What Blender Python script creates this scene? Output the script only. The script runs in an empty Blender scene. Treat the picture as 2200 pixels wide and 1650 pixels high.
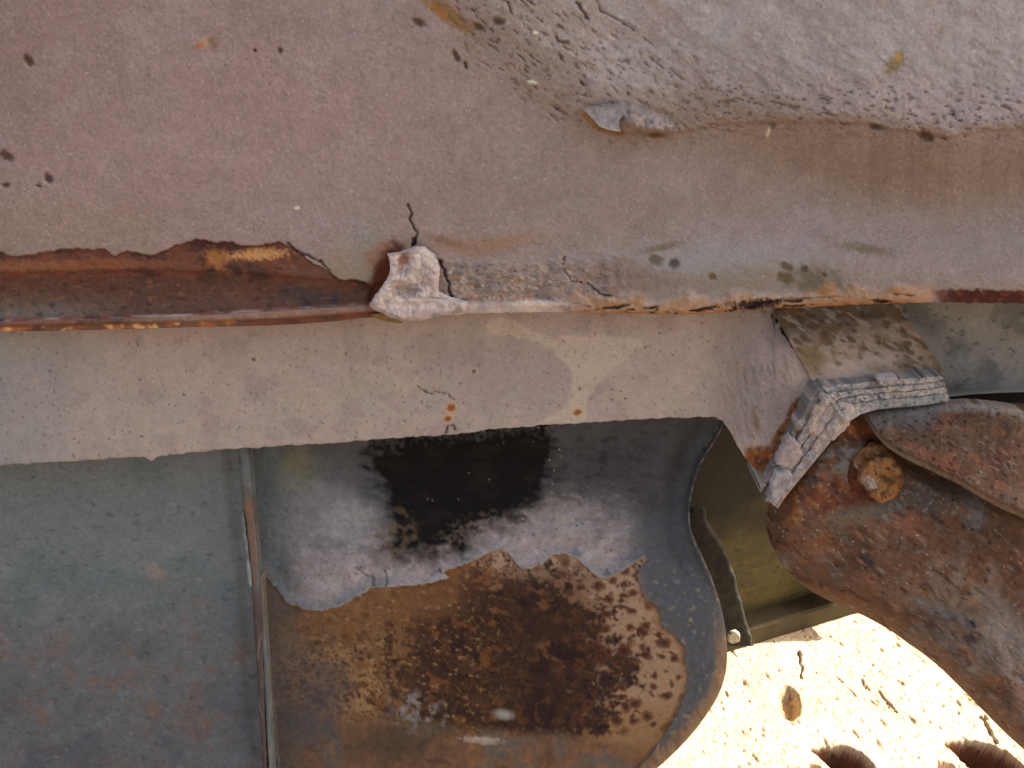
import bpy, math
import numpy as np
from mathutils import Matrix, Vector

# ------------------------------------------------------------------ camera, sky, sun, exposure
sc = bpy.context.scene
PITCH = math.radians(25.0)
FOC = 1905.0                      # focal length in pixels of a 2200 x 1650 frame
cam_d = bpy.data.cameras.new("camera")
cam_d.sensor_fit = 'HORIZONTAL'
cam_d.sensor_width = 36.0
cam_d.lens = 36.0 * FOC / 2200.0
cam_d.clip_start = 0.02
cam_d.clip_end = 2000.0
cam = bpy.data.objects.new("camera", cam_d)
sc.collection.objects.link(cam)
cam.location = (0, 0, 0)
cam.rotation_euler = (math.radians(90) - PITCH, 0, 0)
sc.camera = cam

SUN_EL = math.radians(42.0)
SUN_AZ = math.radians(22.3)       # from +X towards +Y (behind the steelwork, to the right)
sun_dir = Vector((math.cos(SUN_EL) * math.cos(SUN_AZ), math.cos(SUN_EL) * math.sin(SUN_AZ), math.sin(SUN_EL)))
world = bpy.data.worlds.new("World")
sc.world = world
world.use_nodes = True
wn = world.node_tree.nodes
wl = world.node_tree.links
wn.clear()
sky = wn.new('ShaderNodeTexSky')
sky.sky_type = 'NISHITA'
sky.sun_disc = False
sky.sun_elevation = SUN_EL
sky.sun_rotation = math.atan2(sun_dir.x, sun_dir.y)
sky.air_density = 1.0
sky.dust_density = 6.0
sky.ozone_density = 0.2
bg = wn.new('ShaderNodeBackground')
bg.inputs['Strength'].default_value = 0.10
wo = wn.new('ShaderNodeOutputWorld')
wl.new(sky.outputs[0], bg.inputs[0])
wl.new(bg.outputs[0], wo.inputs[0])
sun_l = bpy.data.lights.new("sun", 'SUN')
sun_l.energy = 3.3
sun_l.angle = math.radians(0.5)
sun_l.color = (1.0, 0.94, 0.85)
sun_o = bpy.data.objects.new("sun", sun_l)
sc.collection.objects.link(sun_o)
sun_o.rotation_euler = sun_dir.to_track_quat('Z', 'Y').to_euler()
sc.view_settings.view_transform = 'Standard'
sc.view_settings.look = 'None'
sc.view_settings.gamma = 1.0
sc.view_settings.use_curve_mapping = False
sc.view_settings.exposure = 2.2

# ------------------------------------------------------------------ maths helpers
CP, SP = math.cos(PITCH), math.sin(PITCH)
GROUND = -1.5


def at(U, V, D):
    """photo pixel + world depth Y -> world point"""
    U = np.asarray(U, float); V = np.asarray(V, float)
    x = (U - 1100.0) / FOC
    y = (825.0 - V) / FOC
    dy = CP + y * SP
    dz = -SP + y * CP
    t = D / dy
    return np.stack([x * t, np.broadcast_to(D, t.shape) + 0 * t, dz * t], -1)


def ground_at(U, V):
    x = (U - 1100.0) / FOC
    y = (825.0 - V) / FOC
    t = GROUND / (-SP + y * CP)
    return x * t, (CP + y * SP) * t


def to_px(X, Y, Z):
    f = Y * CP - Z * SP
    up = Y * SP + Z * CP
    return 1100 + FOC * X / f, 825 - FOC * up / f


def _h(ix, iy, seed):
    n = (ix.astype(np.int64) * 374761393 + iy.astype(np.int64) * 668265263 + seed * 1442695041) & 0x7fffffff
    n = ((n ^ (n >> 13)) * 1274126177) & 0x7fffffff
    n = ((n ^ (n >> 16)) * 1103515245 + 12345) & 0x7fffffff
    return ((n >> 4) & 0xffffff) / float(0xffffff)


def noise(x, y, seed=0):
    ix = np.floor(x); iy = np.floor(y)
    fx = x - ix; fy = y - iy
    ix = ix.astype(np.int64); iy = iy.astype(np.int64)

    def g(dx, dy):
        a = _h(ix + dx, iy + dy, seed) * 2 * math.pi
        return np.cos(a) * (fx - dx) + np.sin(a) * (fy - dy)
    sx = fx * fx * fx * (fx * (fx * 6 - 15) + 10)
    sy = fy * fy * fy * (fy * (fy * 6 - 15) + 10)
    n0 = g(0, 0) * (1 - sx) + g(1, 0) * sx
    n1 = g(0, 1) * (1 - sx) + g(1, 1) * sx
    return (n0 * (1 - sy) + n1 * sy) * 1.5


def fbm(x, y, scale, oct=4, seed=0, gain=0.5):
    s = 0; a = 1.0; t = 0
    f = 1.0 / scale
    for o in range(oct):
        s = s + a * noise(x * f + 17.3 * o, y * f - 9.1 * o, seed + o * 7)
        t += a; a *= gain; f *= 2.03
    return s / t


def rot(U, V, deg, sx, sy):
    """coordinates along / across a direction, each divided by its stretch"""
    c, s = math.cos(math.radians(deg)), math.sin(math.radians(deg))
    return (U * c + V * s) / sx, (-U * s + V * c) / sy


def cells(x, y, seed=0, jitter=0.9):
    """distance to nearest jittered lattice point and that point's random number"""
    ix = np.floor(x).astype(np.int64); iy = np.floor(y).astype(np.int64)
    best = np.full(x.shape, 9.0); rid = np.zeros(x.shape)
    for dx in (-1, 0, 1):
        for dy in (-1, 0, 1):
            px = ix + dx + 0.5 + jitter * (_h(ix + dx, iy + dy, seed) - 0.5)
            py = iy + dy + 0.5 + jitter * (_h(ix + dx, iy + dy, seed + 91) - 0.5)
            d = np.hypot(x - px, y - py)
            m = d < best
            best = np.where(m, d, best)
            rid = np.where(m, _h(ix + dx, iy + dy, seed + 173), rid)
    return best, rid


def ss(a, b, x):
    t = np.clip((x - a) / (b - a), 0, 1)
    return t * t * (3 - 2 * t)


def pd(U, V, poly, closed=False):
    P = list(poly)
    if closed: P = P + [P[0]]
    d = np.full(np.shape(U), 1e9)
    for (ax, ay), (bx, by) in zip(P[:-1], P[1:]):
        ex, ey = bx - ax, by - ay
        t = np.clip(((U - ax) * ex + (V - ay) * ey) / (ex * ex + ey * ey + 1e-9), 0, 1)
        d = np.minimum(d, np.hypot(U - ax - t * ex, V - ay - t * ey))
    return d


def inside(U, V, poly):
    r = np.zeros(np.shape(U), bool)
    n = len(poly)
    for i in range(n):
        ax, ay = poly[i]; bx, by = poly[(i + 1) % n]
        if ay == by: continue
        c = ((ay > V) != (by > V)) & (U < (bx - ax) * (V - ay) / (by - ay) + ax)
        r ^= c
    return r


def sdf(U, V, poly):
    d = pd(U, V, poly, True)
    return np.where(inside(U, V, poly), d, -d)      # positive inside


def curve(x, pts):
    p = np.array(pts, float)
    return np.interp(x, p[:, 0], p[:, 1])


def scurve(x, pts):
    """smooth (Catmull-Rom like) interpolation"""
    p = np.array(pts, float)
    m = np.gradient(p[:, 1], p[:, 0])
    i = np.clip(np.searchsorted(p[:, 0], x) - 1, 0, len(p) - 2)
    x0, x1 = p[i, 0], p[i + 1, 0]
    h = x1 - x0
    t = np.clip((x - x0) / h, 0, 1)
    y0, y1 = p[i, 1], p[i + 1, 1]
    return ((2 * t**3 - 3 * t**2 + 1) * y0 + (t**3 - 2 * t**2 + t) * h * m[i]
            + (-2 * t**3 + 3 * t**2) * y1 + (t**3 - t**2) * h * m[i + 1])


def ell(U, V, x, y, rx, ry, deg=0, soft=0.35, wob=0.0, seed=0):
    a, b = rot(U - x, V - y, deg, rx, ry)
    r = np.hypot(a, b)
    if wob: r = r + wob * fbm(U, V, max(6, 0.7 * min(rx, ry)), 2, seed)
    return 1 - ss(1 - soft, 1 + soft, r)


def lin(c):
    c = np.array(c, float) / 255.0
    return np.where(c <= 0.04045, c / 12.92, ((c + 0.055) / 1.055) ** 2.4)


def flecks(U, V, deg, along, across, thr, oct=3, seed=0, soft=0.06):
    """irregular elongated marks: thresholded stretched noise"""
    a, b = rot(U + 0.4 * across * noise(U / (2.2 * along), V / (2.2 * along), seed + 50), V, deg, along, across)
    return ss(thr, thr + soft, fbm(a, b, 1.0, oct, seed))


class Paint:
    """colour of the surface, one linear RGB per grid point"""
    def __init__(self, shape, c):
        self.c = np.empty(tuple(shape) + (3,)); self.c[:] = lin(c)

    def mix(self, c, m):
        m = np.clip(m, 0, 1)[..., None]
        self.c = self.c * (1 - m) + lin(c) * m

    def mul(self, f):
        self.c = self.c * np.asarray(f)[..., None]


# ------------------------------------------------------------------ materials
def surface_material(name, rough=0.85, fine=520.0, amp=0.28, bump=0.5, spec=0.25, dist=0.0006, metal=0.0, fleck=0.35):
    m = bpy.data.materials.new(name)
    m.use_nodes = True
    n = m.node_tree.nodes; l = m.node_tree.links
    b = n['Principled BSDF']
    b.inputs['Specular IOR Level'].default_value = spec
    b.inputs['Metallic'].default_value = metal
    co = n.new('ShaderNodeTexCoord')
    at_ = n.new('ShaderNodeAttribute'); at_.attribute_name = 'Col'
    n1 = n.new('ShaderNodeTexNoise'); n1.inputs['Scale'].default_value = fine
    n1.inputs['Detail'].default_value = 5; n1.inputs['Roughness'].default_value = 0.65
    n2 = n.new('ShaderNodeTexNoise'); n2.inputs['Scale'].default_value = fine * 0.22
    n2.inputs['Detail'].default_value = 6; n2.inputs['Roughness'].default_value = 0.6
    for q in (n1, n2): l.new(co.outputs['Object'], q.inputs['Vector'])
    r1 = n.new('ShaderNodeMapRange')
    r1.inputs['From Min'].default_value = 0.25; r1.inputs['From Max'].default_value = 0.75
    r1.inputs['To Min'].default_value = 1 - amp; r1.inputs['To Max'].default_value = 1 + amp
    l.new(n1.outputs['Fac'], r1.inputs['Value'])
    r2 = n.new('ShaderNodeMapRange')
    r2.inputs['From Min'].default_value = 0.3; r2.inputs['From Max'].default_value = 0.7
    r2.inputs['To Min'].default_value = 1 - amp * 0.5; r2.inputs['To Max'].default_value = 1 + amp * 0.5
    l.new(n2.outputs['Fac'], r2.inputs['Value'])
    mu = n.new('ShaderNodeMath'); mu.operation = 'MULTIPLY'
    l.new(r1.outputs[0], mu.inputs[0]); l.new(r2.outputs[0], mu.inputs[1])
    # irregular dark and pale flecks
    for (scale, thr, k, off) in ((fine * 0.55, 0.615, 1 - fleck, 3.7), (fine * 0.16, 0.640, 1 - fleck * 0.7, 11.2), (fine * 0.8, 0.665, 1 + fleck * 0.5, 23.9)):
        mp = n.new('ShaderNodeMapping'); mp.inputs['Location'].default_value = (off, off * 0.7, -off)
        mp.inputs['Rotation'].default_value = (0, math.radians(35), 0); mp.inputs['Scale'].default_value = (0.55, 1, 1.2)
        l.new(co.outputs['Object'], mp.inputs['Vector'])
        nf = n.new('ShaderNodeTexNoise'); nf.inputs['Scale'].default_value = scale
        nf.inputs['Detail'].default_value = 4; nf.inputs['Roughness'].default_value = 0.6; nf.inputs['Distortion'].default_value = 0.6
        l.new(mp.outputs[0], nf.inputs['Vector'])
        rf = n.new('ShaderNodeMapRange')
        rf.inputs['From Min'].default_value = thr - 0.02; rf.inputs['From Max'].default_value = thr + 0.06
        rf.inputs['To Min'].default_value = 1.0; rf.inputs['To Max'].default_value = k
        l.new(nf.outputs['Fac'], rf.inputs['Value'])
        m2 = n.new('ShaderNodeMath'); m2.operation = 'MULTIPLY'
        l.new(mu.outputs[0], m2.inputs[0]); l.new(rf.outputs[0], m2.inputs[1])
        mu = m2
    vm = n.new('ShaderNodeVectorMath'); vm.operation = 'SCALE'
    l.new(at_.outputs['Color'], vm.inputs[0]); l.new(mu.outputs[0], vm.inputs['Scale'])
    l.new(vm.outputs[0], b.inputs['Base Color'])
    rr = n.new('ShaderNodeMapRange')
    rr.inputs['To Min'].default_value = max(0.05, rough - 0.15); rr.inputs['To Max'].default_value = min(1, rough + 0.15)
    l.new(n2.outputs['Fac'], rr.inputs['Value']); l.new(rr.outputs[0], b.inputs['Roughness'])
    ad = n.new('ShaderNodeMath'); ad.operation = 'ADD'
    l.new(n1.outputs['Fac'], ad.inputs[0]); l.new(n2.outputs['Fac'], ad.inputs[1])
    bp = n.new('ShaderNodeBump'); bp.inputs['Strength'].default_value = bump
    bp.inputs['Distance'].default_value = dist
    l.new(ad.outputs[0], bp.inputs['Height']); l.new(bp.outputs[0], b.inputs['Normal'])
    return m


M_PLATE = surface_material('dusty_painted_steel', 0.9, 520, 0.15, 0.5, 0.15, 0.0008, fleck=0.13)
M_BEAM = surface_material('dusty_beam_paint', 0.9, 560, 0.11, 0.4, 0.15, 0.0007, fleck=0.10)
M_RUST = surface_material('rusted_steel', 0.8, 420, 0.30, 0.8, 0.08, 0.0010, fleck=0.22)
M_PANEL = surface_material('weathered_panel_paint', 0.85, 480, 0.20, 0.4, 0.06, 0.0006, fleck=0.18)
M_PUTTY = surface_material('cracked_putty', 0.92, 600, 0.22, 0.9, 0.12, 0.0012, fleck=0.25)
M_OLIVE = surface_material('olive_paint', 0.8, 260, 0.25, 0.6, 0.25, 0.0010)
M_GROUND = surface_material('bleached_concrete', 0.95, 380, 0.22, 0.6, 0.15, 0.0012)

COL = sc.collection


# ------------------------------------------------------------------ mesh helpers
def link(name, me, mat, parent=None):
    o = bpy.data.objects.new(name, me)
    COL.objects.link(o)
    me.materials.append(mat)
    if parent is not None:
        o.parent = parent
    return o


def mesh_from(name, P, F, C, mat, parent=None, smooth=True):
    me = bpy.data.meshes.new(name)
    me.from_pydata(P.tolist() if hasattr(P, 'tolist') else P, [], F)
    a = me.attributes.new('Col', 'FLOAT_COLOR', 'POINT')
    rgba = np.ones((len(P), 4)); rgba[:, :3] = np.clip(C * np.array([1.02, 1.00, 0.94]), 0.004, 0.85)   # colours were read off in cool shade
    a.data.foreach_set('color', rgba.ravel())
    if smooth:
        me.polygons.foreach_set('use_smooth', np.ones(len(me.polygons), bool))
    me.update()
    return link(name, me, mat, parent)


def sheet(name, U, V, D, C, mat, parent=None, thick=0.02, P=None, back=(0, 1, 0)):
    """a grid surface given by pixel + depth arrays, with a turned-back rim of real thickness and a closed back"""
    n, m = U.shape
    if P is None: P = at(U, V, D)
    idx = np.arange(n * m).reshape(n, m)
    P = P.reshape(-1, 3); C = C.reshape(-1, 3)
    F = np.stack([idx[:-1, :-1], idx[1:, :-1], idx[1:, 1:], idx[:-1, 1:]], -1).reshape(-1, 4)
    loop = np.concatenate([idx[0, :-1], idx[:-1, -1], idx[-1, :0:-1], idx[:0:-1, 0]])
    base = len(P)
    bk = np.array(back, float)
    rimP = P[loop] + bk * thick
    k = len(loop)
    r = base + np.arange(k)
    S = np.stack([loop, np.roll(loop, -1), np.roll(r, -1), r], -1)
    faces = F.tolist() + S.tolist()
    # coarse back
    step_i = sorted(set(list(range(0, n, max(1, n // 12))) + [n - 1]))
    step_j = sorted(set(list(range(0, m, max(1, m // 24))) + [m - 1]))
    sub = P.reshape(n, m, 3)[np.ix_(step_i, step_j)] + bk * thick
    a, b = sub.shape[:2]
    b0 = base + k
    ib = b0 + np.arange(a * b).reshape(a, b)
    B = np.stack([ib[:-1, :-1], ib[:-1, 1:], ib[1:, 1:], ib[1:, :-1]], -1).reshape(-1, 4)
    faces += B.tolist()
    subc = C.reshape(n, m, 3)[np.ix_(step_i, step_j)].reshape(-1, 3)
    PP = np.concatenate([P, rimP, sub.reshape(-1, 3)])
    CC = np.concatenate([C, C[loop], subc])
    return mesh_from(name, PP, faces, CC, mat, parent)


def grid(us, vs):
    return np.meshgrid(np.asarray(us, float), np.asarray(vs, float))


def span(poly, step=3.0):
    """rows across a polygon: U,V arrays whose rows run from the left outline to the right outline"""
    p = np.array(poly, float)
    v0, v1 = p[:, 1].min(), p[:, 1].max()
    n = max(6, int((v1 - v0) / step))
    vs = np.linspace(v0 + 0.4, v1 - 0.4, n)
    L = []; R = []
    for v in vs:
        xs = []
        for i in range(len(p)):
            ax, ay = p[i]; bx, by = p[(i + 1) % len(p)]
            if (ay > v) != (by > v):
                xs.append((bx - ax) * (v - ay) / (by - ay) + ax)
        L.append(min(xs)); R.append(max(xs))
    L = np.array(L); R = np.array(R)
    m = max(6, int((p[:, 0].max() - p[:, 0].min()) / step))
    t = np.linspace(0, 1, m)[None, :]
    U = L[:, None] * (1 - t) + R[:, None] * t
    V = np.repeat(vs[:, None], m, 1)
    return U, V


def ragged(poly, amp=3.0, seg=7.0, seed=1):
    """subdivide an outline and shake it"""
    out = []
    n = len(poly)
    for i in range(n):
        ax, ay = poly[i]; bx, by = poly[(i + 1) % n]
        L = math.hypot(bx - ax, by - ay); k = max(1, int(L / seg))
        for j in range(k):
            out.append((ax + (bx - ax) * j / k, ay + (by - ay) * j / k))
    q = np.array(out)
    dx = noise(q[:, 0] / 9.0 + 3.1, q[:, 1] / 9.0, seed) + 0.6 * noise(q[:, 0] / 25.0, q[:, 1] / 25.0, seed + 5)
    dy = noise(q[:, 0] / 9.0 - 8.1, q[:, 1] / 9.0, seed + 2) + 0.6 * noise(q[:, 0] / 25.0, q[:, 1] / 25.0, seed + 9)
    q[:, 0] += amp * dx; q[:, 1] += amp * dy
    return [tuple(a) for a in q]


def empty(name, loc, label, cat, group=None):
    o = bpy.data.objects.new(name, None)
    COL.objects.link(o)
    o.empty_display_size = 0.05
    o['label'] = label; o['category'] = cat
    if group: o['group'] = group
    return o


def tag(o, label=None, cat=None, kind=None):
    if label: o['label'] = label
    if cat: o['category'] = cat
    if kind: o['kind'] = kind
    return o


def box(name, lo, hi, c, mat, parent=None, bev=0.004):
    import bmesh
    bm = bmesh.new()
    bmesh.ops.create_cube(bm, size=1)
    for v in bm.verts:
        v.co = Vector([(lo[i] + hi[i]) / 2 + v.co[i] * (hi[i] - lo[i]) for i in range(3)])
    if bev: bmesh.ops.bevel(bm, geom=bm.edges[:], offset=bev, segments=2, affect='EDGES')
    me = bpy.data.meshes.new(name)
    bm.to_mesh(me); bm.free()
    P = np.array([v.co[:] for v in me.vertices])
    a = me.attributes.new('Col', 'FLOAT_COLOR', 'POINT')
    f = 1 + 0.5 * fbm(P[:, 0] + P[:, 1], P[:, 2] - P[:, 1], 0.15, 3, 4)
    rgba = np.ones((len(P), 4)); rgba[:, :3] = lin(c) * f[:, None]
    a.data.foreach_set('color', rgba.ravel())
    return link(name, me, mat, parent)


# ------------------------------------------------------------------ ground
def build_ground():
    xs = np.concatenate([[-300, -60, -15, -4, -1.5, -0.5, 0.1, 0.25], np.arange(0.30, 1.32, 0.0026), [1.4, 1.7, 2.5, 5, 15, 60, 300]])
    ys = np.concatenate([[-300, -60, -15, -4, -1, 0.3, 0.9, 1.1], np.arange(1.18, 2.0, 0.0026), [2.1, 2.4, 3.2, 6, 15, 60, 300]])
    X, Y = np.meshgrid(xs, ys)
    dense = ((X > 0.29) & (X < 1.33) & (Y > 1.17) & (Y < 2.01)).astype(float)
    Z = np.full(X.shape, GROUND)
    with np.errstate(all='ignore'):
        U, V = to_px(X, Y, Z)
    far = ~((U > 1300) & (U < 2400) & (V > 1200) & (V < 1900) & (Y > 0.5))
    U = np.where(far, -5000, U); V = np.where(far, -5000, V)
    p = Paint(X.shape, (190, 170, 140))
    n1 = fbm(X, Y, 0.09, 4, 3)
    p.mix((200, 182, 154), ss(0.0, 0.3, n1) * 0.8)
    p.mix((192, 164, 132), ss(0.05, 0.4, fbm(X, Y, 0.16, 3, 8)) * 0.6)
    h = 0.004 * fbm(X, Y, 0.12, 4, 11) + 0.0014 * fbm(X, Y, 0.02, 3, 12)
    # small slots and pits, long in the direction away from the camera
    for k, (dg, al, ac, thr, dep) in enumerate(((97, 0.012, 0.0042, 0.39, 0.0030), (101, 0.022, 0.0065, 0.45, 0.0050), (94, 0.006, 0.0034, 0.46, 0.0018), (108, 0.05, 0.012, 0.47, 0.007))):
        m = flecks(X, Y, dg, al, ac, thr, 2, 21 + 9 * k, 0.09) * dense
        h -= dep * m
        p.mix((126, 102, 78), m * 0.45)
    # cracks
    def crack(pts, w, dep):
        q = U + 5 * fbm(U, V, 14, 3, 3)
        dd = pd(q, V, pts)
        mm = (1 - ss(w * 0.5, w * 1.5, dd)) * dense
        p.mix((70, 58, 48), mm * 0.8)
        return -dep * mm
    h = h + crack([(1716, 1400), (1722, 1432), (1722, 1456)], 2.4, 0.010)
    h = h + crack([(2106, 1540), (2120, 1556), (2132, 1580), (2142, 1596)], 2.4, 0.010)
    h = h + crack([(1888, 1484), (1900, 1502), (1918, 1518), (1926, 1532)], 1.8, 0.007)
    h = h + crack([(1852, 1458), (1858, 1478)], 1.8, 0.006)
    # one bowl-shaped hollow
    e = ell(U, V, 1694, 1508, 20, 31, -18, 0.40, 0.12, 5) * dense
    h -= 0.034 * e
    p.mix((150, 126, 98), e * 0.5)
    # round holes at the near side
    hole = np.zeros(X.shape)
    hleft = np.zeros(X.shape)
    for poly in ([(1742, 1609), (1775, 1602), (1815, 1603), (1850, 1618), (1878, 1645), (1910, 1690), (1930, 1750), (1880, 1750), (1830, 1695), (1790, 1652), (1762, 1624)],
                 [(2030, 1596), (2075, 1590), (2120, 1596), (2160, 1612), (2195, 1640), (2230, 1690), (2250, 1750), (2190, 1750), (2130, 1695), (2085, 1650), (2052, 1617)]):
        e = ss(-3, 6, sdf(U + 3 * fbm(U, V, 14, 2, 91), V + 3 * fbm(U, V, 14, 2, 92), poly)) * dense
        hole = np.maximum(hole, e)
        hleft = np.maximum(hleft, e * (1 - ss(28, 48, U - poly[0][0] - 0.85 * (V - poly[0][1]))))
    for (cx, cy, rx, ry) in ((1748, 1655, 16, 14), (2032, 1655, 22, 16)):
        e = ell(U, V, cx, cy, rx, ry, 20, 0.25, 0.2, 6) * dense
        h -= 0.02 * e
    h = h * (1 - hole) - 0.055 * hole - 0.02 * (hole - hleft)
    p.mix((84, 60, 46), ss(0.02, 0.3, hole))  # rust-brown fill, with the shadow inside the holes painted in
    p.mix((126, 84, 56), hleft)
    rim = ss(0.0, 0.1, hole) * (1 - ss(0.2, 0.6, hole))
    # rusty crumbs along the foot of the arm
    e = ell(U, V, 2098, 1498, 30, 14, 40, 0.5, 0.6, 4) * dense
    p.mix((170, 105, 50), e); h += 0.006 * e * (0.5 + fbm(U, V, 8, 2, 3))
    p.mix((116, 99, 80), 1 - dense)                      # unseen dark earth added round the slab to cut bounce light
    P = np.stack([X, Y, Z + h * dense], -1)
    n, m_ = X.shape
    idx = np.arange(n * m_).reshape(n, m_)
    F = np.stack([idx[:-1, :-1], idx[:-1, 1:], idx[1:, 1:], idx[1:, :-1]], -1).reshape(-1, 4)
    o = mesh_from('ground', P.reshape(-1, 3), F.tolist(), p.c.reshape(-1, 3), M_GROUND)
    tag(o, kind='structure')
    o['label'] = 'sunlit bleached concrete ground with pits, cracks and round holes'
    return o


build_ground()

# ------------------------------------------------------------------ upper plate
EDGE = [(-60, 545), (0, 540), (40, 552), (100, 540), (160, 534), (225, 535), (245, 549), (275, 538), (300, 544), (322, 550),
        (350, 540), (380, 525), (425, 514), (470, 519), (500, 522), (520, 529), (560, 526), (600, 520), (630, 530), (660, 556),
        (690, 572), (720, 592), (745, 603), (775, 600), (800, 612), (830, 640)]
PB = [(-1600, 716), (-60, 712), (0, 712), (200, 709), (400, 703), (600, 698), (720, 690), (800, 682), (840, 686), (880, 690),
      (930, 682), (985, 676), (1100, 672), (1300, 673), (1500, 674), (1600, 668), (1650, 664), (1800, 657), (1950, 651),
      (2060, 650), (2200, 652), (3800, 660)]
LEDGE = [(-2000, -1500), (700, -210), (880, -30), (1000, 80), (1120, 185), (1250, 262), (1340, 286), (1430, 288), (1540, 268),
         (1700, 262), (1850, 266), (1960, 284), (2030, 296), (2090, 284), (2200, 278), (3800, 270)]


def build_upper_plate():
    th = empty('body_plate', (0, 0, 0), 'large dusty mauve-grey steel plate with dented face and rusty lower lip', 'steel plate')
    us = np.concatenate([np.linspace(-1600, -64, 40), np.arange(-60, 2262, 3.0), np.linspace(2264, 3800, 40)])
    tv = np.concatenate([np.linspace(-600, -34, 20), np.arange(-30, 480, 3.4)])
    n2 = 92
    U0 = us[None, :]
    vb = scurve(us, PB)
    vb = vb + np.where(us > 880, 3.0, 1.2) * fbm(us, us * 0 + 3, 22, 3, 5)
    low = 480 + (vb[None, :] - 480) * np.linspace(0, 1, n2)[:, None]
    V = np.concatenate([np.repeat(tv[:, None], len(us), 1), low[1:] if abs(tv[-1] - 480) < 1e-6 else low], 0)
    U = np.repeat(U0, V.shape[0], 0)
    h = 0.0035 * fbm(U, V, 420, 3, 2) + 0.0007 * fbm(U, V, 60, 4, 3)
    h += 0.00035 * fbm(*rot(U, V, 35, 1.6, 0.8), 9, 3, 4)
    p = Paint(U.shape, (146, 130, 122))
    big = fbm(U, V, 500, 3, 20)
    p.mix((149, 127, 123), (1 - ss(500, 1150, U + 250 * big - 0.35 * (V - 300))) * 0.9)
    p.mix((150, 135, 132), ss(0.0, 0.35, fbm(U, V, 330, 3, 22)) * 0.65)
    p.mix((144, 129, 117), ss(0.05, 0.35, fbm(U, V, 260, 4, 23)) * 0.6)
    p.mix((138, 120, 114), ss(0.05, 0.3, fbm(U, V, 120, 5, 123)) * 0.45)
    p.mix((156, 140, 134), ss(0.05, 0.3, fbm(U, V, 90, 5, 124)) * 0.4)
    p.mix((130, 108, 103), (1 - ss(-100, 420, U + 0.6 * V + 120 * big)) * 0.6)  # top-left corner: redder dust with some shading painted in
    p.mix((156, 132, 128), ell(U, V, 560, 330, 420, 190, -10, 0.7) * 0.5)
    p.mix((140, 122, 100), ell(U, V, 120, 490, 260, 60, 0, 0.8) * 0.5)
    # ---- dented roll: everything above the ledge line bulges out, a hollow runs under it
    lv = scurve(us, LEDGE)[None, :] + 7 * fbm(U, V * 0, 45, 3, 6)
    slope = np.gradient(scurve(us, LEDGE), us)[None, :]
    s = (lv - V) / np.sqrt(1 + slope ** 2)                   # > 0 above the line
    wr = ss(820, 1250, U)
    rgt = ss(1350, 1900, U)
    h += wr * (0.016 + 0.030 * rgt) * ss(-40 - 130 * rgt, 110 - 70 * rgt, s) * np.exp(-np.clip(s - 20, 0, None) / 260.0)
    h += wr * ss(1150, 1350, U) * 0.004 * ss(-3, 4, s) * np.exp(-np.clip(s, 0, None) / 60.0)
    h -= rgt * 0.012 * np.exp(-((s + 170) / 90.0) ** 2)
    h += rgt * 0.016 * np.exp(-((V - 600) / 90.0) ** 2)
    p.mix((156, 148, 143), ss(20, 180, s) * wr * (0.45 + 0.5 * ss(-0.2, 0.3, fbm(U, V, 130, 4, 25))))
    p.mix((172, 164, 159), ss(20, 150, s) * wr * ss(0.15, 0.5, fbm(U, V, 26, 4, 26)) * 0.45)
    p.mix((138, 124, 112), rgt * np.exp(-((s + 90) / 90.0) ** 2) * 0.3)  # hollow under the ledge tinted darker, its shading painted in
    crum = wr * ss(-40, 10, s) * (1 - ss(90, 280, s))
    h += crum * 0.0024 * fbm(*rot(U, V, 30, 2.4, 1.0), 22, 4, 7)
    h += wr * ss(0, 60, s) * 0.0030 * fbm(*rot(U, V, 30, 1.8, 1.0), 90, 3, 17)
    # diagonal scratches and pock marks in the crumpled zone
    for k, (al, ac, dg, thr, u0, u1, s1) in enumerate(((40, 9, 38, 0.36, 850, 1600, 300), (60, 13, 42, 0.42, 860, 1500, 330), (20, 7, 30, 0.41, 850, 1650, 260),
                                               (34, 9, 12, 0.35, 1350, 2320, 120), (18, 7, 8, 0.40, 1350, 2320, 150), (50, 13, 10, 0.43, 1450, 2320, 110))):
        zone = ss(u0, u0 + 160, U) * (1 - ss(u1 - 200, u1, U)) * ss(-45, -2, s) * (1 - ss(s1 * 0.4, s1, s))
        m = flecks(U, V, dg, al, ac, thr, 2, 30 + 11 * k, 0.10) * zone
        h -= 0.0018 * m
        p.mix((100, 82, 70), m * 0.7)
    # grit, hairs and dust everywhere on the plate
    out = (V < 545)
    m = flecks(U, V, 60, 9, 5, 0.45, 2, 82, 0.1) * out * ss(-0.2, 0.3, fbm(U, V, 90, 3, 182))
    p.mix((112, 95, 87), m * 0.6); h -= 0.0006 * m
    m = flecks(U, V, 125, 22, 4.5, 0.42, 2, 85, 0.1) * out
    p.mix((116, 100, 92), m * 0.5)
    m = flecks(U, V, 35, 18, 4.5, 0.42, 2, 86, 0.1) * out
    p.mix((174, 160, 150), m * 0.45)
    m = flecks(U, V, 20, 8, 4.5, 0.54, 2, 87, 0.06) * out
    p.mix((186, 174, 162), m * 0.6)
    h += 0.0007 * fbm(U, V, 5.5, 2, 88) + 0.0006 * fbm(*rot(U, V, 130, 2.4, 1), 11, 3, 188)
    p.mul(1 + 0.16 * fbm(U, V, 9, 3, 89) + 0.10 * fbm(U, V, 40, 3, 90))
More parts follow.
